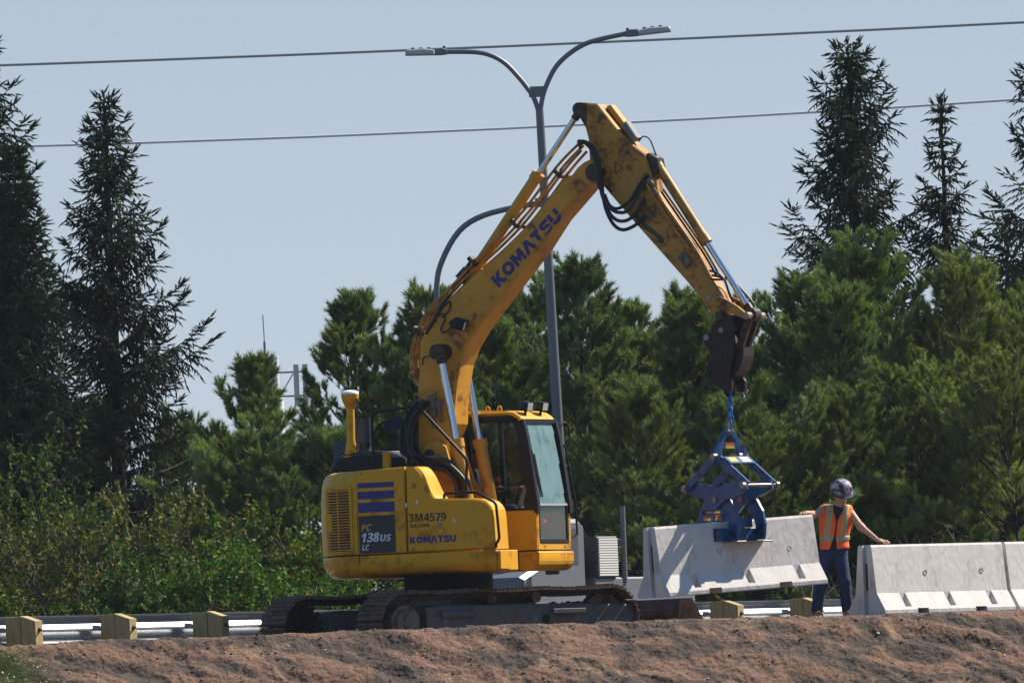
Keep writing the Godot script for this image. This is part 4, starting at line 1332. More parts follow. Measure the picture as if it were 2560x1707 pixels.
	for z in [zr - 0.24, zr - 0.66]:
		var wl := MB.new()
		wl.obox(Transform3D(Basis(Vector3.BACK, -0.2), Vector3(0.86, 2.925, z)), Vector3(0.10, 0.105, 0.15), 0.015)
		wl.tube([Vector3(0.84, 2.80, z), Vector3(0.85, 2.89, z)], 0.016, 6)
		var w := part(roof, "work_light", wl, M.black)
		var ln := MB.new()
		ln.obox(Transform3D(Basis(Vector3.BACK, -0.2), Vector3(0.912, 2.915, z)), Vector3(0.006, 0.085, 0.13))
		part(w, "lens", ln, M.lens)
	for q in [[0.42, 2.90, zr - 0.12], [0.58, 2.90, zr - 0.10], [0.78, 2.88, zr - 0.48]]:
		var ey := MB.new()
		ey.tube(smooth_path([Vector3(q[0] - 0.025, q[1] - 0.03, q[2]), Vector3(q[0] - 0.02, q[1] + 0.02, q[2]), Vector3(q[0], q[1] + 0.035, q[2]), Vector3(q[0] + 0.02, q[1] + 0.02, q[2]), Vector3(q[0] + 0.025, q[1] - 0.03, q[2])], 3), 0.009, 6)
		part(roof, "lifting_eye", ey, M.yellow)
	# wiper, left handrail
	var wp := MB.new()
	wp.tube([Vector3(0.965, 2.52, zr - 0.06), Vector3(1.0, 2.25, zr - 0.11), Vector3(1.06, 1.86, zr - 0.17)], 0.010, 6)
	wp.tube([Vector3(0.985, 2.42, zr - 0.05), Vector3(1.02, 2.20, zr - 0.07), Vector3(1.055, 1.85, zr - 0.13)], 0.008, 6)
	wp.bar(Vector3(0.99, 2.36, zr - 0.13), Vector3(1.05, 1.92, zr - 0.16), 0.018, 0.012)
	part(cab, "wiper", wp, M.black)
	var hr := MB.new()
	hr.tube([Vector3(0.90, 2.62, zl - 0.03), Vector3(0.96, 2.74, zl - 0.10), Vector3(0.98, 2.70, zl - 0.18), Vector3(0.98, 2.54, zl - 0.20), Vector3(0.95, 2.48, zl - 0.14)], 0.013, 8)
	hr.tube([Vector3(0.93, 2.50, zl - 0.05), Vector3(0.97, 2.44, zl - 0.09), Vector3(1.06, 1.80, zl - 0.12), Vector3(1.07, 1.42, zl - 0.12), Vector3(1.05, 1.38, zl - 0.03)], 0.014, 8)
	part(cab, "handrail", hr, M.black)
	# inside: seat, consoles, levers, small coloured things that show through the glass
	var se := MB.new()
	se.box(Vector3(-0.15, 1.27, -0.95), Vector3(0.30, 1.62, -0.50), 0.04)
	se.obox(Transform3D(Basis(Vector3.BACK, 0.15), Vector3(-0.20, 1.98, -0.72)), Vector3(0.14, 0.72, 0.46), 0.05)
	se.obox(Transform3D(Basis(Vector3.BACK, 0.15), Vector3(-0.26, 2.42, -0.72)), Vector3(0.10, 0.18, 0.26), 0.03)
	part(cab, "seat", se, M.seat)
	var co := MB.new()
	co.box(Vector3(-0.10, 1.27, -0.47), Vector3(0.50, 1.78, -0.33), 0.03)
	co.box(Vector3(-0.10, 1.27, -1.12), Vector3(0.50, 1.78, -0.98), 0.03)
	part(cab, "console", co, M.grey_plastic)
	var mo := MB.new()
	mo.obox(Transform3D(Basis(Vector3.UP, 0.5) * Basis(Vector3.BACK, -0.35), Vector3(0.80, 1.86, -0.42)), Vector3(0.04, 0.20, 0.26), 0.01)
	part(cab, "monitor", mo, M.pale_plastic)
	var le := MB.new()
	for z in [-0.42, -1.04]:
		le.tube([Vector3(0.42, 1.78, z), Vector3(0.48, 1.98, z)], 0.02, 8)
		le.tube([Vector3(0.48, 1.96, z), Vector3(0.49, 2.05, z)], 0.032, 8)
	le.tube([Vector3(0.80, 1.27, -0.62), Vector3(0.74, 1.66, -0.64)], 0.014, 6)
	le.tube([Vector3(0.80, 1.27, -0.80), Vector3(0.74, 1.66, -0.80)], 0.014, 6)
	part(cab, "lever", le, M.black)
	for q in [[0.86, 1.57, -0.85, 0.035], [0.49, 2.08, -0.42, 0.036]]:
		var s := MB.new()
		s.lathe([[0.001, -q[3]], [q[3] * 0.7, -q[3] * 0.7], [q[3], 0.0], [q[3] * 0.7, q[3] * 0.7], [0.001, q[3]]], Transform3D(Basis.IDENTITY, Vector3(q[0], q[1], q[2])), 12)
		part(cab, "orange_knob", s, M.orange_dot)

func build_boom(ex: Node3D) -> void:
	var z0 := -0.09
	var z1 := 0.30
	var b := MB.new()
	b.prism(BOOM, z0, z1, 0.012)
	var boom := part(ex, "boom", b, M.yellow_boom, up_t)
	var a := Vector3(0.938, 4.285, z1 + 0.0005)
	var e := Vector3(1.795, 5.065, z1 + 0.0005)
	var al := (e - a).normalized()
	block_lettering(boom, "maker_lettering", "KOMATSU", M.blue_print, a, al, Vector3(-al.y, al.x, 0), a.distance_to(e), 0.158)
	# lower edge flange plate along the side and weld seams
	var fl := MB.new()
	var edge := [[2.05, 5.40], [1.70, 5.07], [1.45, 4.745], [0.86, 4.11], [0.62, 3.85], [0.47, 3.64], [0.37, 3.43], [0.315, 3.15], [0.285, 2.80]]
	for k in edge.size() - 1:
		fl.tube([Vector3(edge[k][0], edge[k][1], z1 - 0.002), Vector3(edge[k + 1][0], edge[k + 1][1], z1 - 0.002)], 0.010, 6)
	part(boom, "weld_seam", fl, M.yellow_boom)
	# boom end boss where the arm pivots
	var bs := MB.new()
	bs.tube([Vector3(2.215, 5.56, z0 - 0.03), Vector3(2.215, 5.56, z1 + 0.03)], 0.105, 22)
	part(boom, "pivot_boss", bs, M.greasy)
	# work light on the boom side with its bracket and lead
	var wl := MB.new()
	wl.obox(Transform3D(Basis(Vector3.BACK, -0.35) * Basis(Vector3.UP, 0.3), Vector3(0.47, 3.885, z1 + 0.08)), Vector3(0.14, 0.13, 0.12), 0.015)
	wl.obox(Transform3D(Basis(Vector3.BACK, 0.5), Vector3(0.365, 3.905, z1 + 0.035)), Vector3(0.11, 0.09, 0.07), 0.012)
	var w := part(boom, "work_light", wl, M.black)
	var wc := MB.new()
	wc.tube(smooth_path([Vector3(0.32, 3.86, z1 + 0.03), Vector3(0.22, 3.80, z1 + 0.03), Vector3(0.185, 3.85, z1 + 0.03), Vector3(0.24, 3.95, z1 + 0.03), Vector3(0.21, 4.02, z1 + 0.02), Vector3(0.14, 4.0, z1 + 0.01), Vector3(0.10, 3.93, z1)], 5), 0.010, 6)
	part(w, "lead", wc, M.rubber)
	var ln := MB.new()
	ln.obox(Transform3D(Basis(Vector3.BACK, -0.35) * Basis(Vector3.UP, 0.3), Vector3(0.53, 3.862, z1 + 0.10)), Vector3(0.02, 0.10, 0.10))
	part(w, "lens", ln, M.lens)
	# boom cylinder pin boss, near side, and its grease line
	var gl := MB.new()
	gl.tube(smooth_path([Vector3(0.10, 3.56, z1 + 0.06), Vector3(0.02, 3.54, z1 + 0.03), Vector3(-0.06, 3.52, z1 + 0.02), Vector3(-0.08, 3.44, z1 + 0.01)], 4), 0.008, 6)
	part(boom, "grease_line", gl, M.rubber)
	var bp := MB.new()
	bp.tube([Vector3(0.207, 3.575, z0 - 0.12), Vector3(0.207, 3.575, z1 + 0.12)], 0.095, 20)
	part(boom, "pivot_boss", bp, M.greasy)
	var bp2 := MB.new()
	bp2.tube([Vector3(0.207, 3.575, 0.44), Vector3(0.207, 3.575, 0.50)], 0.065, 18)
	part(boom, "pin_cap", bp2, M.worn_steel)
	cylinder_pair(ex, "boom_cylinder", Vector3(0.515, 1.70, 0.43), Vector3(0.207, 3.575, 0.43), 0.455, 0.074, 0.044, M.yellow_boom)
	cylinder_pair(ex, "boom_cylinder", Vector3(0.515, 1.70, -0.205), Vector3(0.207, 3.575, -0.205), 0.455, 0.074, 0.044, M.yellow_boom)
	# steel pipes along the back of the boom, held in clamps
	var pipes := [
		[[-0.05, 2.75], [-0.08, 3.05], [-0.19, 3.25], [-0.27, 3.42], [-0.26, 3.60], [-0.20, 3.78], [-0.10, 3.97], [0.06, 4.15], [0.25, 4.30], [0.52, 4.55]],
		[[0.00, 2.70], [-0.03, 3.05], [-0.12, 3.25], [-0.20, 3.45], [-0.18, 3.68], [-0.10, 3.85], [0.03, 4.04], [0.21, 4.21], [0.52, 4.46], [0.90, 4.73], [1.30, 5.07], [1.78, 5.60], [2.02, 5.83]],
		[[-0.02, 2.72], [-0.06, 3.05], [-0.16, 3.25], [-0.23, 3.45], [-0.22, 3.66], [-0.13, 3.88], [0.02, 4.07], [0.20, 4.25], [0.48, 4.50], [0.86, 4.82], [1.28, 5.20], [1.70, 5.66], [1.98, 5.90]],
	]
	for z in [0.05, 0.22]:
		for p in pipes:
			var q := MB.new()
			q.tube(smooth_path(pts3(p, z), 4), 0.017, 8)
			part(boom, "pipe", q, M.yellow_pipe)
	for q in [[-0.17, 3.84], [0.58, 4.62], [1.14, 5.03], [1.72, 5.58]]:
		var c := MB.new()
		c.obox(Transform3D(Basis(Vector3.BACK, 0.75), Vector3(q[0], q[1], 0.13)), Vector3(0.05, 0.12, 0.30), 0.01)
		part(boom, "pipe_clamp", c, M.greasy)
	for q in [[-0.22, 3.36], [-0.12, 3.08], [-0.10, 2.96]]:
		var c := MB.new()
		c.obox(Transform3D(Basis(Vector3.BACK, 0.3), Vector3(q[0], q[1], 0.20)), Vector3(0.10, 0.05, 0.18), 0.01)
		part(boom, "pipe_clamp", c, M.yellow_pipe if q[1] > 3.2 else M.black)
	# black electrical lead and valve block behind the arm cylinder foot
	var hl := MB.new()
	hl.tube(smooth_path([Vector3(-0.02, 3.80, z1), Vector3(0.08, 3.94, z1 + 0.01), Vector3(0.16, 4.10, 0.26), Vector3(0.30, 4.30, 0.2), Vector3(0.46, 4.52, 0.2), Vector3(0.56, 4.64, 0.2)], 5), 0.020, 8)
	hl.tube(smooth_path([Vector3(0.08, 3.92, z1 + 0.02), Vector3(0.20, 4.08, z1 + 0.02), Vector3(0.30, 4.16, z1 + 0.01), Vector3(0.30, 4.06, z1 + 0.03), Vector3(0.20, 3.98, z1 + 0.03)], 5), 0.011, 6)
	hl.obox(Transform3D(Basis(Vector3.BACK, 0.75), Vector3(0.44, 4.46, 0.12)), Vector3(0.16, 0.14, 0.2), 0.02)
	part(boom, "cable", hl, M.rubber)
	for q in [[0.04, 3.05], [0.12, 2.98], [0.02, 2.92]]:
		var c := MB.new()
		c.obox(Transform3D(Basis(Vector3.BACK, 0.2), Vector3(q[0], q[1], z1 + 0.03)), Vector3(0.09, 0.07, 0.06), 0.01)
		c.tube([Vector3(q[0], q[1], z1 + 0.04), Vector3(q[0] + 0.03, q[1] - 0.22, z1 + 0.05)], 0.022, 8)
		part(boom, "hose_fitting", c, M.steel_dirty)
	# arm cylinder above the boom
	cylinder_pair(ex, "arm_cylinder", Vector3(0.518, 4.48, 0.105), Vector3(1.985, 6.315, 0.105), 0.612, 0.066, 0.036, M.yellow_boom)
	var af := MB.new()
	af.prism([[0.42, 4.26], [0.46, 4.54], [0.56, 4.57], [0.72, 4.50]], 0.02, 0.19, 0.005)
	part(boom, "cylinder_bracket", af, M.yellow_boom)
	# ---- arm
	var ab := MB.new()
	ab.prism(ARM, -0.04, 0.245, 0.012)
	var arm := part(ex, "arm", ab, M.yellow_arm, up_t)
	var tipb := MB.new()
	tipb.prism([[1.957, 6.302], [1.977, 6.37], [2.027, 6.388], [2.13, 6.375], [2.12, 6.20], [2.10, 6.09], [2.042, 6.192], [1.99, 6.243]], -0.045, 0.25, 0.004)
	part(arm, "greasy_end", tipb, M.greasy)
	var tri_ := MB.new()
	var c0 := Vector3(2.475, 5.60, 0.247)
	var tp := [c0 + Vector3(-0.02, 0.075, 0), c0 + Vector3(0.075, 0.0, 0), c0 + Vector3(-0.02, -0.065, 0)]
	for k in 3:
		tri_.bar(tp[k], tp[(k + 1) % 3], 0.004, 0.010)
	part(arm, "warning_triangle", tri_, M.dark_print)
	var scf := MB.new()
	scf.prism([[2.62, 5.03], [2.70, 5.0], [2.80, 4.88], [2.92, 4.80], [3.0, 4.70], [3.05, 4.70], [3.02, 4.78], [2.90, 4.88], [2.80, 4.95], [2.72, 5.06]], 0.2445, 0.2475)
	part(arm, "scraped_patch", scf, M.greasy)
	# flange pipes along the arm's near side
	for q in [[[2.84, 5.42], [2.98, 5.18], [3.30, 4.70], [3.36, 4.62]], [[2.94, 5.33], [3.16, 5.02], [3.45, 4.60], [3.62, 4.28]]]:
		var p := MB.new()
		p.tube(smooth_path(pts3(q, 0.262), 3), 0.018, 8)
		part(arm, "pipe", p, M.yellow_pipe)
	for q in [[2.83, 5.02], [3.33, 4.46], [2.90, 5.42], [2.96, 5.30]]:
		var p := MB.new()
		p.obox(Transform3D(Basis(Vector3.BACK, -0.95), Vector3(q[0], q[1], 0.26)), Vector3(0.09, 0.055, 0.05), 0.008)
		part(arm, "hose_fitting", p, M.steel_dirty)
	var vb := MB.new()
	vb.obox(Transform3D(Basis(Vector3.BACK, -0.95), Vector3(3.31, 4.50, 0.27)), Vector3(0.16, 0.10, 0.07), 0.012)
	part(arm, "valve_block", vb, M.steel_dirty)
	var bx := MB.new()
	bx.obox(Transform3D(Basis(Vector3.BACK, -0.98), Vector3(2.625, 6.02, 0.13)), Vector3(0.24, 0.08, 0.15), 0.012)
	var cbx := part(arm, "control_box", bx, M.grey_plastic)
	var cl := MB.new()
	cl.tube(smooth_path([Vector3(2.70, 5.90, 0.10), Vector3(2.76, 5.955, 0.10), Vector3(2.84, 5.92, 0.10), Vector3(2.89, 5.80, 0.10), Vector3(2.92, 5.72, 0.10)], 5), 0.009, 6)
	part(cbx, "cable", cl, M.rubber)
	var tf := MB.new()
	tf.prism([[2.30, 6.325], [2.36, 6.345], [2.60, 6.03], [2.56, 5.985], [2.50, 6.05]], -0.03, 0.10, 0.006)
	part(arm, "top_flange", tf, M.yellow_boom)
	# hoses that loop from boom to arm, near side
	for k in 3:
		var dz := 0.34 + k * 0.05
		var h := MB.new()
		var lowp := 4.88 + k * 0.10
		h.tube(smooth_path([Vector3(2.0, 5.87, 0.2), Vector3(2.10, 5.93, dz), Vector3(2.23, 5.85, dz), Vector3(2.30, 5.65, dz), Vector3(2.32, 5.42, dz), Vector3(2.35, lowp + 0.28, dz), Vector3(2.44, lowp + 0.08, dz), Vector3(2.56, lowp, dz), Vector3(2.70, lowp + 0.04, dz - 0.03), Vector3(2.84, lowp + 0.15 + 0.1 * k, 0.28)], 6), 0.021, 9)
		part(ex, "hose", h, M.rubber, up_t)
	var h4 := MB.new()
	h4.tube(smooth_path([Vector3(2.36, 5.30, 0.36), Vector3(2.42, 5.17, 0.36), Vector3(2.52, 5.13, 0.34), Vector3(2.66, 5.22, 0.30), Vector3(2.78, 5.40, 0.28), Vector3(2.88, 5.50, 0.27)], 6), 0.019, 9)
	part(ex, "hose", h4, M.rubber, up_t)
	# bucket cylinder on top of the arm
	cylinder_pair(ex, "bucket_cylinder", Vector3(2.90, 5.66, 0.10), Vector3(4.06, 3.83, 0.10), 0.535, 0.058, 0.038, M.yellow_arm)
	var bf := MB.new()
	bf.prism([[2.78, 5.72], [2.86, 5.76], [2.97, 5.69], [2.99, 5.56], [2.90, 5.45]], 0.0, 0.20, 0.01)
	part(arm, "cylinder_bracket", bf, M.greasy)
	for k in 3:
		var h := MB.new()
		h.tube(smooth_path([Vector3(3.56, 4.36 - 0.05 * k, 0.20), Vector3(3.67, 4.33 - 0.04 * k, 0.20), Vector3(3.76, 4.24, 0.19 - 0.1 * k), Vector3(3.80 + 0.05 * k, 4.10, 0.17 - 0.1 * k), Vector3(3.85 + 0.08 * k, 3.96, 0.15 - 0.1 * k)], 5), 0.014, 7)
		part(ex, "hose", h, M.rubber, up_t)
	for k in 2:
		var p := MB.new()
		p.tube(smooth_path(pts3([[3.0, 5.30 + k * 0.03], [3.22, 4.98 + k * 0.03], [3.50, 4.57 + k * 0.03], [3.66, 4.29 + k * 0.03]], 0.18 - k * 0.05), 3), 0.013, 7)
		part(arm, "pipe", p, M.yellow_pipe if k else M.black)
	# ---- linkage and quick coupler
	for z in [-0.095, 0.265]:
		var l := MB.new()
		l.prism([[3.572, 4.035], [3.585, 4.075], [3.630, 4.092], [3.727, 4.055], [3.841, 3.997], [3.954, 3.929], [4.047, 3.850], [4.095, 3.840], [4.105, 3.785], [4.054, 3.770], [3.949, 3.815], [3.759, 3.900], [3.607, 3.975]], z - 0.022, z + 0.022, 0.005)
		part(ex, "side_link", l, M.yellow_arm, up_t)
	var lp := MB.new()
	lp.tube([Vector3(4.07, 3.815, -0.16), Vector3(4.07, 3.815, 0.33)], 0.042, 14)
	lp.tube([Vector3(3.60, 4.035, -0.13), Vector3(3.60, 4.035, 0.30)], 0.036, 14)
	part(ex, "link_pin", lp, M.worn_steel, up_t)
	for z in [0.0, 0.19]:
		var l2 := MB.new()
		l2.prism([[4.02, 3.79], [4.10, 3.785], [3.965, 3.44], [3.945, 3.37], [3.88, 3.37], [3.868, 3.44]], z - 0.035, z + 0.035, 0.008)
		part(ex, "tilt_link", l2, M.coupler_edge, up_t)
	for z in [-0.10, 0.28]:
		var c := MB.new()
		c.prism([[3.681, 3.80], [3.670, 3.740], [3.631, 3.733], [3.609, 3.681], [3.608, 3.646], [3.540, 3.640], [3.513, 3.579], [3.524, 3.508], [3.570, 3.453], [3.587, 3.399], [3.594, 3.337], [3.563, 3.285], [3.526, 3.208], [3.522, 3.120], [3.573, 3.064], [3.686, 2.997], [3.772, 2.949], [3.839, 2.945], [3.851, 2.998], [3.854, 3.069], [3.822, 3.123], [3.862, 3.263], [3.892, 3.385], [3.90, 3.615], [3.88, 3.80], [3.80, 3.86], [3.73, 3.86]], z - 0.03, z + 0.03, 0.008)
		part(ex, "coupler_plate", c, M.coupler, up_t)
	var cc := MB.new()
	cc.prism([[3.62, 3.40], [3.66, 3.62], [3.80, 3.62], [3.88, 3.40], [3.99, 3.46], [3.985, 3.36], [3.965, 3.29], [3.924, 3.19], [3.873, 3.13], [3.794, 3.09], [3.66, 3.06], [3.60, 3.16]], -0.07, 0.25, 0.01)
	part(ex, "coupler_body", cc, M.coupler, up_t)
	for q in [[3.56, 3.585, 0.035, M.worn_steel], [3.75, 3.66, 0.03, M.worn_steel], [3.735, 3.83, 0.05, M.greasy], [3.56, 3.16, 0.035, M.coupler]]:
		var p := MB.new()
		p.tube([Vector3(q[0], q[1], -0.15), Vector3(q[0], q[1], 0.33)], q[2], 14)
		part(ex, "coupler_pin", p, q[3], up_t)
	var hk := MB.new()
	hk.tube(smooth_path([Vector3(3.76, 3.08, 0.10), Vector3(3.785, 3.0, 0.10), Vector3(3.775, 2.93, 0.10), Vector3(3.73, 2.905, 0.10), Vector3(3.685, 2.94, 0.10), Vector3(3.69, 2.99, 0.10)], 4), 0.026, 10)
	part(ex, "lifting_hook", hk, M.coupler, up_t)

# ------------------------------------------------------------------ lifting clamp and chain
func build_clamp() -> void:
	var o := thing("barrier_clamp", "blue steel scissor clamp gripping the hanging concrete barrier", "lifting clamp", Vector3(2.455, 1.092, 1.7), 38.99)
	# local x along the barrier, z across it, y = 0 at the barrier's top
	for s in [-1, 1]:
		var x: float = s * 0.195
		for g in [1, -1]:
			# curved tong arm: starts at one link end, crosses over and grips the other face
			var cl := [[-0.55, 0.40, 0.05], [-0.47, 0.385, 0.07], [-0.30, 0.36, 0.085], [-0.12, 0.315, 0.095], [0.03, 0.25, 0.10], [0.15, 0.165, 0.10], [0.235, 0.06, 0.092], [0.268, -0.05, 0.085], [0.258, -0.15, 0.08], [0.24, -0.20, 0.08]]
			var top := []
			var bot := []
			for k in cl.size():
				var p := Vector2(cl[k][0], cl[k][1])
				var q := Vector2(cl[mini(k + 1, cl.size() - 1)][0], cl[mini(k + 1, cl.size() - 1)][1]) - Vector2(cl[maxi(k - 1, 0)][0], cl[maxi(k - 1, 0)][1])
				var n2 = Vector2(-q.y, q.x).normalized() * cl[k][2]
				top.append([(p.x + n2.x) * g, p.y + n2.y])
				bot.append([(p.x - n2.x) * g, p.y - n2.y])
			bot.reverse()
			var b := MB.new()
			var off = x + g * 0.021
			b.prism(top + bot, -0.018, 0.018, 0.004)
			b.prism([[g * 0.135, -0.10], [g * 0.30, -0.10], [g * 0.30, -0.225], [g * 0.135, -0.225]], -0.018, 0.018, 0.003)
			part(o, "tong_arm", b, M.clamp_blue, Transform3D(Basis(Vector3(0, 0, 1), Vector3(0, 1, 0), Vector3(-1, 0, 0)), Vector3(off, 0, 0)))
			var l := MB.new()
			l.bar(Vector3(x - g * 0.02, 0.74, 0.0), Vector3(x - g * 0.02, 0.395, -g * 0.53), 0.032, 0.095, Vector3.RIGHT, 0.006)
			part(o, "link", l, M.clamp_blue)
		var p := MB.new()
		p.tube([Vector3(x - 0.06, 0.745, 0), Vector3(x + 0.06, 0.745, 0)], 0.04, 14)
		p.tube([Vector3(x - 0.06, 0.25, 0), Vector3(x + 0.06, 0.25, 0)], 0.035, 14)
		part(o, "pivot_pin", p, M.worn_steel)
	for g in [-1, 1]:
		var r := MB.new()
		r.tube([Vector3(-0.27, 0.395, g * 0.53), Vector3(0.27, 0.395, g * 0.53)], 0.022, 12)
		r.tube([Vector3(-0.275, 0.395, g * 0.53), Vector3(-0.235, 0.395, g * 0.53)], 0.038, 12)
		r.tube([Vector3(0.235, 0.395, g * 0.53), Vector3(0.275, 0.395, g * 0.53)], 0.038, 12)
		part(o, "cross_rod", r, M.worn_steel)
		# upper tie plate between the two links of a side
		var d := Vector3(0, -0.345, g * 0.53).normalized()
		var c := Vector3(0, 0.745, 0) + d * 0.17 + Vector3(0, 0.045, g * 0.03)
		var t := Transform3D(Basis(Vector3.RIGHT, d.cross(Vector3.RIGHT).normalized() * (1.0 if d.cross(Vector3.RIGHT).y > 0 else -1.0), Vector3.ZERO), c)
		t.basis.z = t.basis.x.cross(t.basis.y)
		var tp := MB.new()
		tp.obox(t, Vector3(0.36, 0.014, 0.15), 0.003)
		var plate := part(o, "tie_plate", tp, M.clamp_blue)
		var lb := MB.new()
		lb.obox(t * Transform3D(Basis.IDENTITY, Vector3(-0.09, 0.009, 0)), Vector3(0.11, 0.002, 0.09))
		part(plate, "data_label", lb, M.label_yellow)
		var lb2 := MB.new()
		lb2.obox(t * Transform3D(Basis.IDENTITY, Vector3(0.09, 0.009, 0)), Vector3(0.13, 0.002, 0.10))
		part(plate, "data_label", lb2, M.label_white)
		# gripping shoe with its ledge along the barrier face
		var sh := MB.new()
		sh.box(Vector3(-0.36, -0.235, minf(g * 0.118, g * 0.150)), Vector3(0.26, -0.085, maxf(g * 0.118, g * 0.150)), 0.006)
		var shoe := part(o, "grip_shoe", sh, M.clamp_blue)
		var lg := MB.new()
		lg.box(Vector3(-0.24, -0.252, minf(g * 0.115, g * 0.30)), Vector3(0.36, -0.236, maxf(g * 0.115, g * 0.30)), 0.003)
		part(shoe, "ledge", lg, M.worn_steel)
		var rb := MB.new()
		rb.box(Vector3(-0.372, -0.238, minf(g * 0.112, g * 0.140)), Vector3(-0.361, -0.082, maxf(g * 0.112, g * 0.140)))
		part(shoe, "grip_pad", rb, M.rust)
		var web := MB.new()
		web.prism([[-0.17, -0.08], [0.17, -0.08], [0.17, 0.03], [-0.17, 0.03]], g * 0.155 - 0.01, g * 0.155 + 0.01)
		part(o, "web_plate", web, M.clamp_blue)
	for k in 2:
		var lb := MB.new()
		lb.box(Vector3(-0.35 + k * 0.13, 0.015, 0.245 - k * 0.02), Vector3(-0.27 + k * 0.13, 0.065, 0.249 - k * 0.02))
	# warning stickers on a small plate below the left arms
	var wp := MB.new()
	wp.box(Vector3(-0.39, 0.005, -0.085), Vector3(-0.225, 0.13, -0.065))
	wp.box(Vector3(-0.225, 0.005, -0.085), Vector3(-0.05, 0.13, -0.065))
	var warn := part(o, "warning_plate", wp, M.clamp_blue)
	for k in 2:
		for j in 2:
			var lb := MB.new()
			lb.box(Vector3(-0.375 + k * 0.18, 0.012 + j * 0.034, -0.0648), Vector3(-0.27 + k * 0.18, 0.044 + j * 0.034, -0.062))
			part(warn, "sticker", lb, M.label_red if j else M.label_yellow)
	var st := MB.new()
	st.box(Vector3(-0.33, 0.096, -0.0648), Vector3(-0.12, 0.118, -0.062))
	part(warn, "sticker", st, M.label_yellow)
	# head: two raked legs, cross panel with a sticker, lower bar, eye plate
	var hd := MB.new()
	for s in [-1, 1]:
		hd.prism([[s * 0.21, 0.69], [s * 0.225, 0.82], [s * 0.195, 0.86], [s * 0.085, 1.035], [s * 0.03, 1.06], [s * 0.03, 0.99], [s * 0.085, 0.92], [s * 0.12, 0.82], [s * 0.15, 0.69]], -0.02, 0.02, 0.004)
	hd.box(Vector3(-0.125, 0.835, -0.018), Vector3(0.125, 0.905, 0.018))
	hd.box(Vector3(-0.15, 0.675, -0.05), Vector3(0.15, 0.715, 0.05))
	for s in [-1, 1]:
		for z in [-0.06, 0.06]:
			hd.prism([[s * 0.15, 0.70], [s * 0.165, 0.86], [s * 0.20, 0.86], [s * 0.24, 0.70]], z - 0.008, z + 0.008)
	hd.prism([[-0.05, 1.0], [0.05, 1.0], [0.045, 1.07], [0.0, 1.095], [-0.045, 1.07]], -0.02, 0.02, 0.004)
	var head := part(o, "head_frame", hd, M.clamp_blue)
	for j in 2:
		var lb := MB.new()
		lb.box(Vector3(-0.065, 0.838 + j * 0.034, 0.0182), Vector3(0.065, 0.870 + j * 0.034, 0.021))
		part(head, "sticker", lb, M.label_red if j else M.label_yellow)
	# shackle
	var sh2 := MB.new()
	var u := []
	for k in 13:
		var a := PI * k / 12.0
		u.append(Vector3(cos(a) * 0.042, 1.085 + 0.03 + sin(a) * 0.05, 0))
	sh2.tube([Vector3(0.042, 1.03, 0)] + u + [Vector3(-0.042, 1.03, 0)], 0.015, 10)
	sh2.tube([Vector3(-0.07, 1.04, 0), Vector3(0.07, 1.04, 0)], 0.018, 10)
	part(o, "shackle", sh2, M.worn_steel, Transform3D(Basis(Vector3.UP, 0.5), Vector3(0.02, 0, 0)))
	# chain between the hook and the shackle
	var ch := thing("lifting_chain", "short bright blue chain between the coupler hook and the clamp", "chain", Vector3(2.487, 2.20, 1.695))
	var link := MB.new()
	var lp := []
	for k in 17:
		var a := TAU * k / 16.0
		lp.append(Vector3(cos(a) * 0.030, sin(a) * 0.030 + (0.034 if sin(a) > 0.001 else (-0.034 if sin(a) < -0.001 else 0.0)), 0))
	link.tube(lp, 0.0125, 8, false)
	var lm := link.mesh()
	for k in 4:
		part(ch, "link", lm, M.chain_blue, Transform3D(Basis(Vector3.UP, 0.4 + (k % 2) * PI / 2), Vector3(0.004 * (k % 2), 0.048 + k * 0.094, 0)))

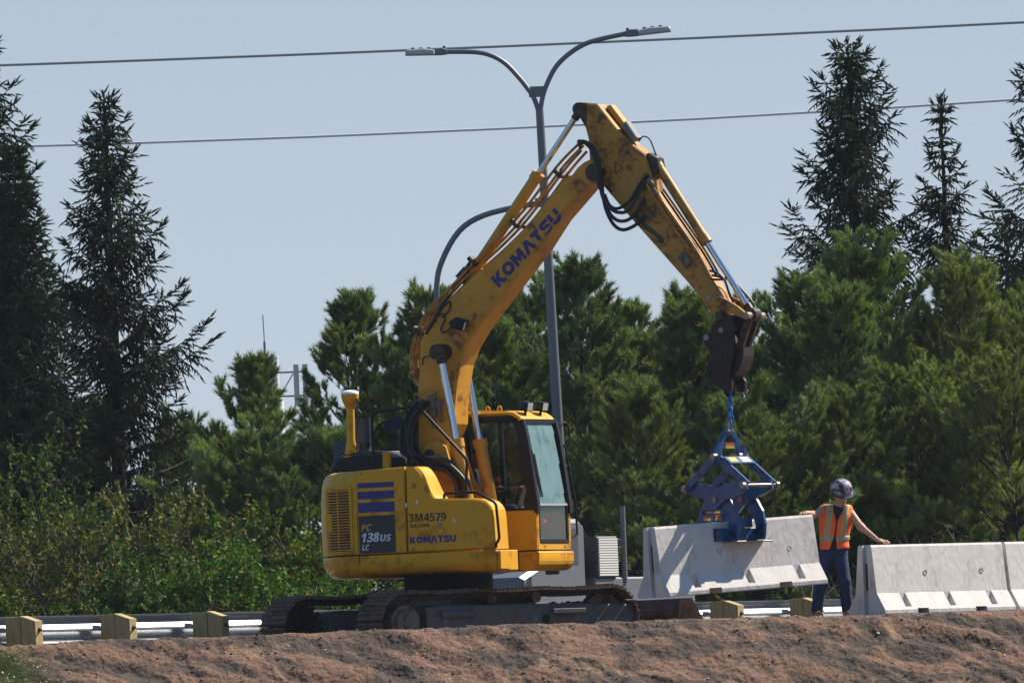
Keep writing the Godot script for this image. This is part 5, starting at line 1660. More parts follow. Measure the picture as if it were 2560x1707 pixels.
# ------------------------------------------------------------------ people: tapered capsules joined smoothly and meshed as surface nets
func sdf_mesh(b: MB, bones: Array, cell: float, k: float, grow := 0.0, clip = null) -> void:
	var lo := Vector3.ONE * 1e9
	var hi := -lo
	for q in bones:
		var r: float = maxf(q[2], q[3]) + grow + cell * 2.0 + k * 0.5
		lo = lo.min(q[0] - Vector3.ONE * r).min(q[1] - Vector3.ONE * r)
		hi = hi.max(q[0] + Vector3.ONE * r).max(q[1] + Vector3.ONE * r)
	var nx := int((hi.x - lo.x) / cell) + 2
	var ny := int((hi.y - lo.y) / cell) + 2
	var nzz := int((hi.z - lo.z) / cell) + 2
	var g := PackedFloat32Array()
	g.resize(nx * ny * nzz)
	g.fill(9.0)
	for q in bones:
		var a: Vector3 = q[0]
		var ba: Vector3 = q[1] - a
		var l2 := maxf(ba.length_squared(), 1e-8)
		var m: float = maxf(q[2], q[3]) + grow + cell * 2.0 + k
		var i0 := Vector3i((q[0].min(q[1]) - Vector3.ONE * m - lo) / cell).clamp(Vector3i.ZERO, Vector3i(nx - 1, ny - 1, nzz - 1))
		var i1 := Vector3i((q[0].max(q[1]) + Vector3.ONE * m - lo) / cell).clamp(Vector3i.ZERO, Vector3i(nx - 1, ny - 1, nzz - 1))
		for z in range(i0.z, i1.z + 1):
			for y in range(i0.y, i1.y + 1):
				var at := (z * ny + y) * nx
				for x in range(i0.x, i1.x + 1):
					var pa := lo + Vector3(x, y, z) * cell - a
					var h := clampf(pa.dot(ba) / l2, 0.0, 1.0)
					var d := (pa - ba * h).length() - lerpf(q[2], q[3], h) - grow
					var o := g[at + x]
					if o > 8.0:
						g[at + x] = d
					else:
						var e := maxf(k - absf(o - d), 0.0) / k
						g[at + x] = minf(o, d) - e * e * k * 0.25
	if clip != null:
		for z in nzz:
			for y in ny:
				for x in nx:
					var at := (z * ny + y) * nx + x
					if g[at] < cell * 2.0:
						g[at] = maxf(g[at], clip.call(lo + Vector3(x, y, z) * cell))
	var vid := {}
	var first := b.v.size()
	for z in nzz - 1:
		for y in ny - 1:
			for x in nx - 1:
				var at := (z * ny + y) * nx + x
				if absf(g[at]) > cell * 3.0:
					continue
				var s := 0.0
				var acc := Vector3.ZERO
				var cn := 0
				var vals := [g[at], g[at + 1], g[at + nx], g[at + nx + 1], g[at + nx * ny], g[at + nx * ny + 1], g[at + nx * ny + nx], g[at + nx * ny + nx + 1]]
				var neg := 0
				for c in 8:
					if vals[c] < 0.0: neg += 1
				if neg == 0 or neg == 8:
					continue
				for e in [[0, 1], [2, 3], [4, 5], [6, 7], [0, 2], [1, 3], [4, 6], [5, 7], [0, 4], [1, 5], [2, 6], [3, 7]]:
					var va: float = vals[e[0]]
					var vb: float = vals[e[1]]
					if (va < 0.0) != (vb < 0.0):
						var t := va / (va - vb)
						var pa := Vector3(e[0] & 1, (e[0] >> 1) & 1, e[0] >> 2)
						var pb := Vector3(e[1] & 1, (e[1] >> 1) & 1, e[1] >> 2)
						acc += pa.lerp(pb, t)
						cn += 1
				vid[at] = b.vert(lo + (Vector3(x, y, z) + acc / cn) * cell, Vector3.ZERO)
	var sx := 1
	var sy := nx
	var sz := nx * ny
	for at in vid.keys():
		for ax in 3:
			var d0: int = [sx, sy, sz][ax]
			var d1: int = [sy, sz, sx][ax]
			var d2: int = [sz, sx, sy][ax]
			if (g[at] < 0.0) != (g[at + d0] < 0.0):
				if vid.has(at - d1) and vid.has(at - d2) and vid.has(at - d1 - d2):
					var q := [vid[at], vid[at - d1], vid[at - d1 - d2], vid[at - d2]]
					if g[at] < 0.0: b.ix.append_array([q[0], q[2], q[1], q[0], q[3], q[2]])
					else: b.ix.append_array([q[0], q[1], q[2], q[0], q[2], q[3]])
	for t in range(0, b.ix.size(), 3):
		if b.ix[t] < first:
			continue
		var nn := (b.v[b.ix[t + 2]] - b.v[b.ix[t]]).cross(b.v[b.ix[t + 1]] - b.v[b.ix[t]])
		for e in 3:
			b.n[b.ix[t + e]] += nn
	for i in range(first, b.v.size()):
		b.n[i] = b.n[i].normalized()

func hand_bones(wrist: Vector3, tip: Vector3, back: Vector3, thumb_side: float) -> Array:
	# palm and five fingers laid along wrist -> tip, back is the direction of the back of the hand
	var d := (tip - wrist).normalized()
	var s := d.cross(back).normalized() * thumb_side
	var n := s.cross(d).normalized()
	if n.dot(back) < 0.0: n = -n
	var r := [[wrist, wrist + d * 0.04, 0.026, 0.026]]
	for k in 4:
		var o := s * (0.028 - k * 0.019)
		var kn := wrist + d * (0.088 - absf(k - 1) * 0.004) + o
		r.append([wrist + d * 0.02 + o * 0.7, kn, 0.015, 0.0125])
		var l: float = [0.068, 0.078, 0.072, 0.055][k]
		var sp := o.normalized() * 0.004 * (1.0 if k < 2 else 1.5)
		var m := kn + d * l * 0.5 + n * 0.006 + sp
		r.append([kn, m, 0.0095, 0.009])
		r.append([m, kn + d * l - n * 0.012 + sp * 2.0, 0.009, 0.0075])
	var tb := wrist + d * 0.025 + s * 0.026
	var tm := tb + d * 0.035 + s * 0.026 - n * 0.006
	r.append([tb, tm, 0.014, 0.011])
	r.append([tm, tm + d * 0.032 + s * 0.006 - n * 0.008, 0.011, 0.0085])
	return r

func head_bones(c: Vector3, up: Vector3, fwd: Vector3) -> Array:
	var sd := fwd.cross(up).normalized()
	return [[c + up * 0.03 - fwd * 0.012, c + up * 0.035 + fwd * 0.014, 0.086, 0.080], [c - up * 0.02 + fwd * 0.03, c - up * 0.085 + fwd * 0.045, 0.060, 0.038],
		[c + fwd * 0.092 + up * 0.005, c + fwd * 0.112 - up * 0.022, 0.009, 0.014],
		[c + sd * 0.080 - up * 0.005, c + sd * 0.083 - up * 0.03, 0.018, 0.012], [c - sd * 0.080 - up * 0.005, c - sd * 0.083 - up * 0.03, 0.018, 0.012],
		[c + fwd * 0.075 - up * 0.055, c + fwd * 0.08 - up * 0.058, 0.018, 0.016]]

func face(o: Node3D, c: Vector3, up: Vector3, fwd: Vector3) -> void:
	var sd := fwd.cross(up).normalized()
	for s in [-1, 1]:
		var e := MB.new()
		e.lathe([[0.001, -0.010], [0.008, -0.006], [0.011, 0.0], [0.008, 0.006], [0.001, 0.010]], Transform3D(Basis.IDENTITY, c + fwd * 0.082 + sd * s * 0.031 + up * 0.012), 8)
		part(o, "eye", e, M.dark_print)

func build_worker() -> void:
	var o := thing("person", "worker in orange safety vest, jeans and patterned hard hat between the barriers", "person", Vector3(3.62, -0.07, 0.32))
	var P := func(x: float, y: float, z: float) -> Vector3: return Vector3(x - 3.62, y + 0.07, z - 0.32)
	var neck: Vector3 = P.call(3.712, 1.235, 0.30)
	var hc: Vector3 = P.call(3.765, 1.375, 0.355)
	var hu := Vector3(0.10, 0.80, 0.52).normalized()
	var hf := (Vector3(0.35, -0.5, 0.75) - hu * hu.dot(Vector3(0.35, -0.5, 0.75))).normalized()
	var chest: Vector3 = P.call(3.69, 1.09, 0.30)
	var waist: Vector3 = P.call(3.648, 0.84, 0.29)
	var sl: Vector3 = P.call(3.552, 1.205, 0.32)
	var sr: Vector3 = P.call(3.838, 1.185, 0.30)
	var el: Vector3 = P.call(3.43, 1.15, 0.59)
	var wl: Vector3 = P.call(3.345, 1.168, 0.83)
	var er: Vector3 = P.call(3.975, 0.985, 0.44)
	var wr: Vector3 = P.call(4.155, 0.825, 0.61)
	var hl: Vector3 = P.call(3.580, 0.715, 0.29)
	var hr: Vector3 = P.call(3.712, 0.71, 0.29)
	var kl: Vector3 = P.call(3.485, 0.345, 0.35)
	var kr: Vector3 = P.call(3.758, 0.37, 0.36)
	var al: Vector3 = P.call(3.428, 0.02, 0.33)
	var ar: Vector3 = P.call(3.782, 0.015, 0.29)
	var body := MB.new()
	var torso := [[chest + Vector3(-0.085, 0.02, 0), chest + Vector3(0.085, 0.02, 0), 0.105, 0.105], [chest + Vector3(-0.06, -0.02, 0.01), waist + Vector3(-0.05, 0, 0), 0.105, 0.10], [chest + Vector3(0.06, -0.02, 0.01), waist + Vector3(0.05, 0, 0), 0.105, 0.10], [sl + Vector3(0.03, 0, 0), sr + Vector3(-0.03, 0, 0), 0.065, 0.065]]
	var bones := torso + [[neck - Vector3(0, 0.03, 0), hc - hu * 0.06, 0.052, 0.05], [sl, el, 0.052, 0.040], [el, wl, 0.041, 0.027], [sr, er, 0.052, 0.041], [er, wr, 0.042, 0.027]] + head_bones(hc, hu, hf)
	bones += [[waist, hl, 0.10, 0.085], [waist, hr, 0.10, 0.085], [hl, kl, 0.078, 0.055], [hr, kr, 0.078, 0.055], [kl, al, 0.052, 0.038], [kr, ar, 0.052, 0.038]]
	sdf_mesh(body, bones, 0.014, 0.035)
	sdf_mesh(body, hand_bones(wl, P.call(3.30, 1.165, 0.94), Vector3(0, 1, 0.1), 1.0), 0.0045, 0.010)
	sdf_mesh(body, hand_bones(wr, P.call(4.285, 0.785, 0.715), Vector3(0, 1, 0.2), -1.0), 0.0045, 0.010)
	part(o, "body", body, M.skin)
	face(o, hc, hu, hf)
	var jeans := MB.new()
	sdf_mesh(jeans, [[waist - Vector3(0.05, 0.06, 0), hl, 0.085, 0.092], [waist - Vector3(-0.05, 0.06, 0), hr, 0.085, 0.092], [hl, kl, 0.090, 0.066], [hr, kr, 0.090, 0.066], [kl, al - Vector3(0, -0.03, 0), 0.066, 0.064], [kr, ar - Vector3(0, -0.03, 0), 0.066, 0.064], [kl + Vector3(0, -0.05, 0.03), kl + Vector3(0.01, 0.03, 0.035), 0.045, 0.04]], 0.014, 0.03, 0.006)
	part(o, "jeans", jeans, M.jeans)
	var shirt := MB.new()
	sdf_mesh(shirt, torso + [[waist, hl, 0.10, 0.085], [waist, hr, 0.10, 0.085]], 0.014, 0.03, 0.008, func(p: Vector3) -> float: return maxf(maxf(p.y - (neck.y + 0.015), waist.y - 0.13 - p.y), absf(p.x - chest.x) - 0.17))
	part(o, "shirt", shirt, M.shirt)
	# sleeveless vest, open down the front
	var mid := func(y: float) -> float: return lerpf(waist.x, neck.x, clampf((y - waist.y) / (neck.y - waist.y), -0.3, 1.0)) + 0.012
	var gap := func(p: Vector3) -> float:
		var t := clampf((p.y - (waist.y - 0.1)) / (neck.y - waist.y + 0.1), 0, 1)
		var w := lerpf(0.040, 0.008, smoothstep(0.0, 0.35, t)) + 0.055 * smoothstep(0.62, 1.0, t)
		return (w - absf(p.x - mid.call(p.y))) if p.z > 0.0 else -1.0
	var hem := func(p: Vector3) -> float:
		return maxf(maxf(maxf(p.y - (neck.y + 0.02), (waist.y - 0.10) - p.y), gap.call(p)), maxf((sl.x - 0.060) - p.x, p.x - (sr.x + 0.055)))
	var vb := torso + [[waist, waist - Vector3(0.04, 0.10, 0), 0.12, 0.125], [waist, waist - Vector3(-0.04, 0.10, 0), 0.12, 0.125]]
	var vest := MB.new()
	sdf_mesh(vest, vb, 0.013, 0.04, 0.024, hem)
	var vp := part(o, "safety_vest", vest, M.vest)
	for s in [["trim", M.vest_yellow, 0.030, 0.034], ["reflective_strip", M.vest_silver, 0.035, 0.025]]:
		for k in 3:
			var st := MB.new()
			var grow: float = s[2]
			var hw: float = s[3]
			var band := func(p: Vector3) -> float:
				var e: float
				if k == 0: e = absf(p.y - (waist.y + 0.02)) - hw
				else:
					var cx: float = mid.call(p.y) + (0.095 if k == 1 else -0.095)
					e = maxf(absf(p.x - cx) - hw, (waist.y + 0.03) - p.y)
				return maxf(e, hem.call(p))
			sdf_mesh(st, vb, 0.012, 0.04, grow, band)
			if st.v.size():
				part(vp, s[0], st, s[1])
	# hard hat
	var ht := Transform3D(Basis(hf, hu, hf.cross(hu)), hc + hu * 0.045)
	var hat := MB.new()
	hat.lathe([[0.128, 0.0], [0.126, 0.03], [0.117, 0.07], [0.098, 0.105], [0.07, 0.128], [0.035, 0.14], [0.001, 0.143]], ht, 26)
	var hp := part(o, "hard_hat", hat, M.helmet)
	var brim := MB.new()
	var br := []
	for k in 28:
		var a := TAU * k / 28
		var r := 0.140 + 0.035 * maxf(0.0, cos(a))
		br.append([cos(a) * r, sin(a) * r])
	brim.prism(br, -0.004, 0.004)
	part(hp, "brim", brim, M.slate, ht * Transform3D(Basis(Vector3(1, 0, 0), Vector3(0, 0, -1), Vector3(0, 1, 0)), Vector3(0, 0.004, 0)))
	for q in [[al, Vector3(0.02, 0, 0.14)], [ar, Vector3(0.03, 0, 0.13)]]:
		var bt := MB.new()
		var a: Vector3 = q[0]
		sdf_mesh(bt, [[a + Vector3(0, 0.06, 0), a - Vector3(0, 0.02, 0.01), 0.055, 0.052], [a - Vector3(0, 0.03, 0.03), a + q[1] - Vector3(0, 0.04, 0), 0.048, 0.044]], 0.012, 0.03, 0.0, func(p: Vector3) -> float: return 0.004 - p.y)
		part(o, "boot", bt, M.boots)

func build_operator() -> void:
	var o := thing("person", "excavator operator sitting inside the cab behind tinted glass", "person", Vector3(-0.85, -0.37, 0), UPPER)
	var hip := Vector3(0.06, 1.70, -0.72)
	var ch := Vector3(-0.02, 2.06, -0.72)
	var hc := Vector3(0.06, 2.38, -0.70)
	var torso := [[ch + Vector3(0, 0.02, -0.09), ch + Vector3(0, 0.02, 0.09), 0.11, 0.11], [ch, hip, 0.13, 0.13], [ch + Vector3(0, 0.10, -0.16), ch + Vector3(0, 0.10, 0.16), 0.065, 0.065]]
	var arms := []
	var hands := []
	var legs := []
	for s in [-1, 1]:
		var sh := ch + Vector3(0, 0.10, s * 0.19)
		var e := Vector3(0.16, 1.88, -0.72 + s * 0.29)
		var w := Vector3(0.40, 1.97, -0.72 + s * 0.31)
		arms += [[sh, e, 0.052, 0.042], [e, w, 0.042, 0.028]]
		hands += hand_bones(w, Vector3(0.50, 1.99, -0.72 + s * 0.31), Vector3(0, 1, 0), float(s))
		legs += [[hip + Vector3(0, 0, s * 0.09), Vector3(0.46, 1.72, -0.72 + s * 0.13), 0.085, 0.062], [Vector3(0.46, 1.72, -0.72 + s * 0.13), Vector3(0.62, 1.36, -0.72 + s * 0.12), 0.058, 0.045], [Vector3(0.62, 1.33, -0.72 + s * 0.12), Vector3(0.74, 1.33, -0.72 + s * 0.12), 0.045, 0.04]]
	var body := MB.new()
	sdf_mesh(body, torso + arms + legs + [[ch + Vector3(0, 0.12, 0), hc - Vector3(0, 0.06, 0), 0.052, 0.05]] + head_bones(hc, Vector3.UP, Vector3(0.97, 0, 0.2).normalized()), 0.016, 0.035)
	sdf_mesh(body, hands, 0.006, 0.01)
	part(o, "body", body, M.skin)
	face(o, hc, Vector3.UP, Vector3(0.97, 0, 0.2).normalized())
	var cl := MB.new()
	sdf_mesh(cl, torso + arms, 0.018, 0.04, 0.012, func(p: Vector3) -> float: return p.x - 0.38)
	part(o, "shirt", cl, M.shirt)
	var pn := MB.new()
	sdf_mesh(pn, legs + [[hip, hip, 0.13, 0.13]], 0.018, 0.04, 0.010)
	part(o, "trousers", pn, M.jeans)
	var cap := MB.new()
	cap.lathe([[0.096, 2.40], [0.095, 2.44], [0.08, 2.47], [0.04, 2.49], [0.001, 2.493]], Transform3D(Basis.IDENTITY, Vector3(hc.x - 0.005, 0, hc.z)), 20)
	part(o, "cap", cap, M.slate)

# ------------------------------------------------------------------ vegetation
var leaf_mesh := {}
class Crown:   # collects leaf clump placements for one tree
	var t: Array[Transform3D] = []
	var c := PackedColorArray()

func make_leaf_meshes() -> void:
	rng.seed = 900
	var b := MB.new()   # pine brush: long soft needles around a shoot, shoot along +y, length about 1
	for k in 56:
		var a := rng.randf() * TAU
		var y0 := rng.randf_range(-0.15, 0.66)
		var open := rng.randf_range(0.35, 0.85) if k < 44 else rng.randf_range(0.1, 0.4)
		var d := Vector3(cos(a) * sin(open), cos(open), sin(a) * sin(open))
		var l := rng.randf_range(0.32, 0.50)
		var s := d.cross(Vector3(rng.randf() - 0.5, rng.randf() - 0.5, rng.randf() - 0.5)).normalized() * 0.027
		var p := Vector3(0, y0, 0)
		b.tri(p - s, p + s, p + d * l)
	leaf_mesh["pine"] = b.mesh()
	b = MB.new()   # spruce shoot: short stiff needles all round, along +y, length 1
	for k in 3:
		var a := PI * k / 3.0
		var s := Vector3(cos(a), 0, sin(a)) * 0.10
		b.quad(Vector3(0, -0.04, 0) - s * 0.5, Vector3(0, 0.22, 0) + s, Vector3(0, 1, 0), Vector3(0, 0.3, 0) - s)
	for k in 30:
		var a := rng.randf() * TAU
		var y0 := rng.randf_range(0.0, 0.90)
		var d := Vector3(cos(a) * 0.8, 0.6, sin(a) * 0.8)
		var s := d.cross(Vector3(cos(a + 1.5), 0.2, sin(a + 1.5))).normalized() * 0.018
		var p := Vector3(0, y0, 0)
		b.tri(p - s, p + s, p + d * rng.randf_range(0.12, 0.19))
	leaf_mesh["spruce"] = b.mesh()
	b = MB.new()   # broad leaf, folded along its midrib, hanging along +y
	for s in [-1, 1]:
		b.tri(Vector3(0, 0, 0), Vector3(s * 0.31, 0.42, 0.10), Vector3(0, 0.5, 0))
		b.tri(Vector3(0, 0.5, 0), Vector3(s * 0.31, 0.42, 0.10), Vector3(0, 1.0, -0.06))
	leaf_mesh["leaf"] = b.mesh()

func aim(d: Vector3, spin: float, s: float, at: Vector3) -> Transform3D:   # +y along d
	var y := d.normalized()
	var x := y.cross(Vector3(0.3, 0.2, 1.0)).normalized()
	var z := x.cross(y)
	var ca := cos(spin)
	var sa := sin(spin)
	return Transform3D(Basis((x * ca + z * sa) * s, y * s, (z * ca - x * sa) * s), at)

func rv(a: float) -> Vector3:
	return Vector3(rng.randf_range(-a, a), rng.randf_range(-a, a), rng.randf_range(-a, a))

func finish_tree(o: Node3D, wood: MB, bark: Material, cr: Crown, kind: String, part_name := "crown") -> void:
	part(o, "trunk", wood, bark)
	var mm := MultiMesh.new()
	mm.transform_format = MultiMesh.TRANSFORM_3D
	mm.use_colors = true
	mm.mesh = leaf_mesh[kind]
	mm.instance_count = cr.t.size()
	for i in cr.t.size():
		mm.set_instance_transform(i, cr.t[i])
		mm.set_instance_color(i, cr.c[i])
	var mi := MultiMeshInstance3D.new()
	mi.name = part_name
	mi.multimesh = mm
	mi.material_override = M[kind]
	mi.set_meta("kind", "stuff")
	o.add_child(mi, true)

func pine(label: String, at: Vector3, H: float, R: float, seed_: int, hue := 0.5, group := "pines behind the site") -> void:
	var o := thing("pine_tree", label, "tree", at, 0.0, group)
	rng.seed = seed_
	var w := MB.new()
	var cr := Crown.new()
	var tp := []
	var tr := []
	var bend := Vector3(rng.randf_range(-0.05, 0.05), 0, rng.randf_range(-0.05, 0.05))
	for k in 9:
		var t := k / 8.0
		tp.append(Vector3(sin(t * 5.0 + seed_) * 0.06, H * t, cos(t * 4.0 + seed_) * 0.06) + bend * t * t * H)
		tr.append(lerpf(0.016 * H + 0.02, 0.008, t))
	w.tube(tp, tr, 7)
	var base := Color(0.140, 0.195, 0.082).lerp(Color(0.245, 0.250, 0.078), hue)
	var lop := rng.randf() * TAU   # the crown is fuller on one side
	var wild := rng.randf_range(0.5, 0.72)
	var y := H * 0.10 + 0.2
	while y < H * 0.985:
		var t := y / H
		var n := 5 + int(rng.randf() * 2.0)
		var a0 := rng.randf() * TAU
		var k8 := t * 8.0
		var ki := mini(int(k8), 7)
		var trunk_p: Vector3 = tp[ki].lerp(tp[ki + 1], k8 - ki)
		for i in n:
			if rng.randf() < 0.08: continue
			var az := a0 + TAU * i / n + rng.randf_range(-0.3, 0.3)
			var L := R * (pow(1.0 - t, 0.50) * 1.05 + 0.05) * rng.randf_range(1.0 - wild, 1.0 + wild * 0.55) * (1.0 + 0.2 * cos(az - lop))
			if t > 0.8: L *= 0.9
			var el := lerpf(0.05, 0.95, pow(t, 1.4)) + rng.randf_range(-0.12, 0.25)
			if t > 0.55 and rng.randf() < 0.16:
				el = rng.randf_range(1.0, 1.3)   # a second leader
				L = minf(L * 1.25, (H - y) * 1.05)
			var d := Vector3(cos(az) * cos(el), sin(el), sin(az) * cos(el))
			var p := trunk_p
			var path := [p]
			var seg := L / 5.0
			for s in 5:
				p += d * seg
				path.append(p)
				d = (d + Vector3(0, 0.10, 0) + rv(0.13)).normalized()
			w.tube(path, [0.006 + 0.014 * L, 0.005 + 0.010 * L, 0.005 + 0.007 * L, 0.004 + 0.004 * L, 0.004, 0.003], 5, false)
			var tint := rng.randf_range(0.62, 1.42)
			var cc := base * tint
			cc = cc.lerp(Color(0.20, 0.20, 0.045), maxf(0.0, rng.randf() - 0.60))
			var dead := t < 0.22 and rng.randf() < 0.35
			var s0 := 0.34 if L > 0.5 else 0.10
			var s := s0 + rng.randf() * 0.05
			while s < 1.0:
				var f := s * 5.0
				var fi := mini(int(f), 4)
				var q: Vector3 = path[fi].lerp(path[fi + 1], f - fi)
				var bd: Vector3 = (path[fi + 1] - path[fi]).normalized()
				for sgn in [-1, 1]:
					if dead or rng.randf() < 0.15: continue
					var side: Vector3 = bd.cross(Vector3.UP).normalized() * sgn
					var sd: Vector3 = (bd * 0.75 + side * rng.randf_range(0.5, 1.0) + Vector3(0, rng.randf_range(-0.05, 0.25), 0)).normalized()
					var sl := (1.0 - s) * L * 0.45 + rng.randf_range(0.08, 0.24)
					w.tube([q, q + sd * sl], [0.005, 0.003], 3, false)
					var tone := cc * rng.randf_range(0.8, 1.25)
					var m := int(sl / 0.12)
					for e in m:
						var qq: Vector3 = q + sd * sl * (e + 0.6) / m
						cr.t.append(aim(sd * 0.8 + Vector3(0, 0.4, 0) + rv(0.45), rng.randf() * TAU, rng.randf_range(0.14, 0.20), qq))
						cr.c.append(tone * rng.randf_range(0.85, 1.15))
					for e in 4:   # brush of shoots at the twig's end
						cr.t.append(aim(sd * 0.9 + Vector3(0, 0.45, 0) + rv(0.6), rng.randf() * TAU, rng.randf_range(0.16, 0.25), q + sd * (sl - 0.02 * e)))
						cr.c.append(tone * rng.randf_range(0.9, 1.2))
				s += 0.15 / maxf(L, 0.2) * rng.randf_range(0.8, 1.3)
			if not dead:
				for e in 5:
					cr.t.append(aim(d + rv(0.55) + Vector3(0, 0.3, 0), rng.randf() * TAU, rng.randf_range(0.17, 0.26), p - d * 0.05 * e))
					cr.c.append(cc * rng.randf_range(0.9, 1.2))
		y += (H * 0.030 + rng.randf_range(0.10, 0.24)) * lerpf(1.15, 0.7, t)
	for k in 14:   # leader
		cr.t.append(aim(Vector3(0, 1, 0) + rv(0.4), rng.randf() * TAU, rng.randf_range(0.14, 0.19), tp[8] - Vector3(0, 0.045 * k - 0.05, 0)))
		cr.c.append(base * rng.randf_range(0.9, 1.2))
	finish_tree(o, w, M.bark, cr, "pine")

func spruce(label: String, at: Vector3, H: float, R: float, seed_: int, fill := 0.7, dense := false, from := 0.12, taper := 0.85) -> void:
	var o := thing("spruce_tree", label, "tree", at, 0.0, "tall spruces on the skyline")
	rng.seed = seed_
	var w := MB.new()
	var cr := Crown.new()
	w.tube([Vector3.ZERO, Vector3(0.02, H * 0.5, 0.02), Vector3(0, H, 0)], [0.014 * H + 0.03, 0.009 * H + 0.01, 0.008], 8)
	var base := Color(0.070, 0.090, 0.046) if not dense else Color(0.058, 0.082, 0.044)
	var y := H * from
	while y < H - 0.15:
		var t := y / H
		var n := 5 if not dense else 7
		var a0 := rng.randf() * TAU
		for i in n:
			if rng.randf() > fill: continue
			var az := a0 + TAU * i / n + rng.randf_range(-0.35, 0.35)
			var L := R * (pow(1.0 - t, taper) + 0.03) * (rng.randf_range(0.45, 1.15) if not dense else rng.randf_range(0.8, 1.05))
			L = maxf(L, 0.14)
			var el := lerpf(0.0, 0.9, pow(t, 1.4)) + rng.randf_range(-0.12, 0.16)
			if dense: el = lerpf(-0.1, 0.7, pow(t, 1.6))
			var d := Vector3(cos(az) * cos(el), sin(el), sin(az) * cos(el))
			var p := Vector3(0, y, 0)
			var path := [p]
			for s in 6:
				p += d * L / 6.0
				path.append(p)
				d = (d + Vector3(0, 0.10 if s > 2 else -0.02, 0) + rv(0.07)).normalized()
			w.tube(path, [0.006 + 0.011 * L, 0.005 + 0.009 * L, 0.005 + 0.007 * L, 0.004 + 0.005 * L, 0.004 + 0.003 * L, 0.004, 0.003], 4, false)
			var cc := base * rng.randf_range(0.65, 1.5)
			var bare := 0.0 if dense else rng.randf_range(0.0, 0.28) * (1.0 - t)
			var dist := 0.03 + bare * L
			while dist < L:
				var s := dist / L
				var f := s * 6.0
				var fi := mini(int(f), 5)
				var q: Vector3 = path[fi].lerp(path[fi + 1], f - fi)
				var bd: Vector3 = (path[fi + 1] - path[fi]).normalized()
				var side := bd.cross(Vector3.UP).normalized()
				var near_tip := smoothstep(0.60, 1.0, s)
				for sgn in [-1, 1]:
					# side sprays: a drooping branchlet with shoots on both sides; near the tip they lift like a fishbone
					var sd: Vector3 = (bd * 0.75 + side * sgn * rng.randf_range(0.5, 1.1) + Vector3(0, lerpf(-0.55, 0.12, near_tip), 0) + rv(0.2)).normalized()
					var sl := rng.randf_range(0.12, 0.42) * lerpf(1.0, 0.35, near_tip) * clampf(0.25 + L * 0.75, 0.3, 1.0)
					var tone := cc * rng.randf_range(0.8, 1.25)
					var at_ := 0.0
					var qq: Vector3 = q
					while at_ < sl:
						for s2 in [-1, 1]:
							var td: Vector3 = sd * 0.8 + sd.cross(Vector3.UP).normalized() * s2 * 0.7 + Vector3(0, -0.25 - 0.5 * at_ / maxf(sl, 0.1) + 0.5 * near_tip, 0) + rv(0.25)
							cr.t.append(aim(td, rng.randf() * TAU, rng.randf_range(0.09, 0.15), qq))
							cr.c.append(tone * rng.randf_range(0.85, 1.15))
						qq += sd * 0.065
						sd = (sd + Vector3(0, lerpf(-0.16, 0.03, near_tip), 0)).normalized()
						at_ += 0.065
					cr.t.append(aim(sd, rng.randf() * TAU, rng.randf_range(0.12, 0.19), qq))
					cr.c.append(tone)
				if not dense and rng.randf() > near_tip:
					# a hanging string of shoots
					var hq := q
					var done := 0.0
					var len_ := rng.randf_range(0.10, 0.45) * clampf(L, 0.3, 1.0)
					while done < len_:
						var hd := Vector3(rng.randf_range(-0.25, 0.25), -1.0, rng.randf_range(-0.25, 0.25)) + bd * 0.2
						cr.t.append(aim(hd, rng.randf() * TAU, rng.randf_range(0.11, 0.18), hq))
						cr.c.append(cc * rng.randf_range(0.75, 1.15))
						hq += hd.normalized() * 0.10
						done += 0.10
				dist += rng.randf_range(0.075, 0.125)
			for e in 3:
				cr.t.append(aim(d + rv(0.35) + Vector3(0, 0.15, 0), rng.randf() * TAU, rng.randf_range(0.13, 0.20), p))
				cr.c.append(cc * 1.1)
		y += lerpf(0.32, 0.17, t) * rng.randf_range(0.7, 1.3) * (0.8 if dense else 1.0)
	for k in 16:
		var dd := Vector3(cos(k * 2.4), 1.6, sin(k * 2.4))
		cr.t.append(aim(dd, rng.randf() * TAU, rng.randf_range(0.12, 0.20), Vector3(0, H - 0.05 * k, 0)))
		cr.c.append(base * 1.2)
	finish_tree(o, w, M.bark, cr, "spruce")

func grow(w: MB, cr: Crown, p: Vector3, d: Vector3, L: float, r: float, depth: int, leaves: float, size: float, tone: Color, gold: float) -> void:
	var path := [p]
	var q := p
	for s in 4:
		q += d * L / 4.0
		path.append(q)
		d = (d + rv(0.16) + Vector3(0, 0.03, 0)).normalized()
	w.tube(path, [r, r * 0.9, r * 0.8, r * 0.7, r * 0.6], 5 if r > 0.012 else 3, false)
	if depth > 0:
		var n := 3 + int(rng.randf() * 2.5)
		for i in n:
			var s := rng.randf_range(0.3, 1.0)
			var f := s * 4.0
			var fi := mini(int(f), 3)
			var at: Vector3 = path[fi].lerp(path[fi + 1], f - fi)
			var nd := (d * 0.8 + rv(0.75) + Vector3(0, 0.15, 0)).normalized()
			grow(w, cr, at, nd, L * rng.randf_range(0.5, 0.75), r * 0.55, depth - 1, leaves, size, tone, gold)
	if depth <= 1 and leaves > 0.0:
		var m := int((15 if depth == 0 else 10) * leaves)
		for i in m:
			var s := rng.randf_range(0.15, 1.0)
			var f := s * 4.0
			var fi := mini(int(f), 3)
			var at: Vector3 = path[fi].lerp(path[fi + 1], f - fi) + rv(0.025)
			var ld := rv(0.8) + Vector3(0, -0.45, 0)
			cr.t.append(aim(ld, rng.randf() * TAU, size * rng.randf_range(0.7, 1.25), at))
			var cc := tone * rng.randf_range(0.75, 1.25)
			if rng.randf() < gold: cc = Color(0.23, 0.17, 0.02) * rng.randf_range(0.7, 1.2)
			cr.c.append(cc)

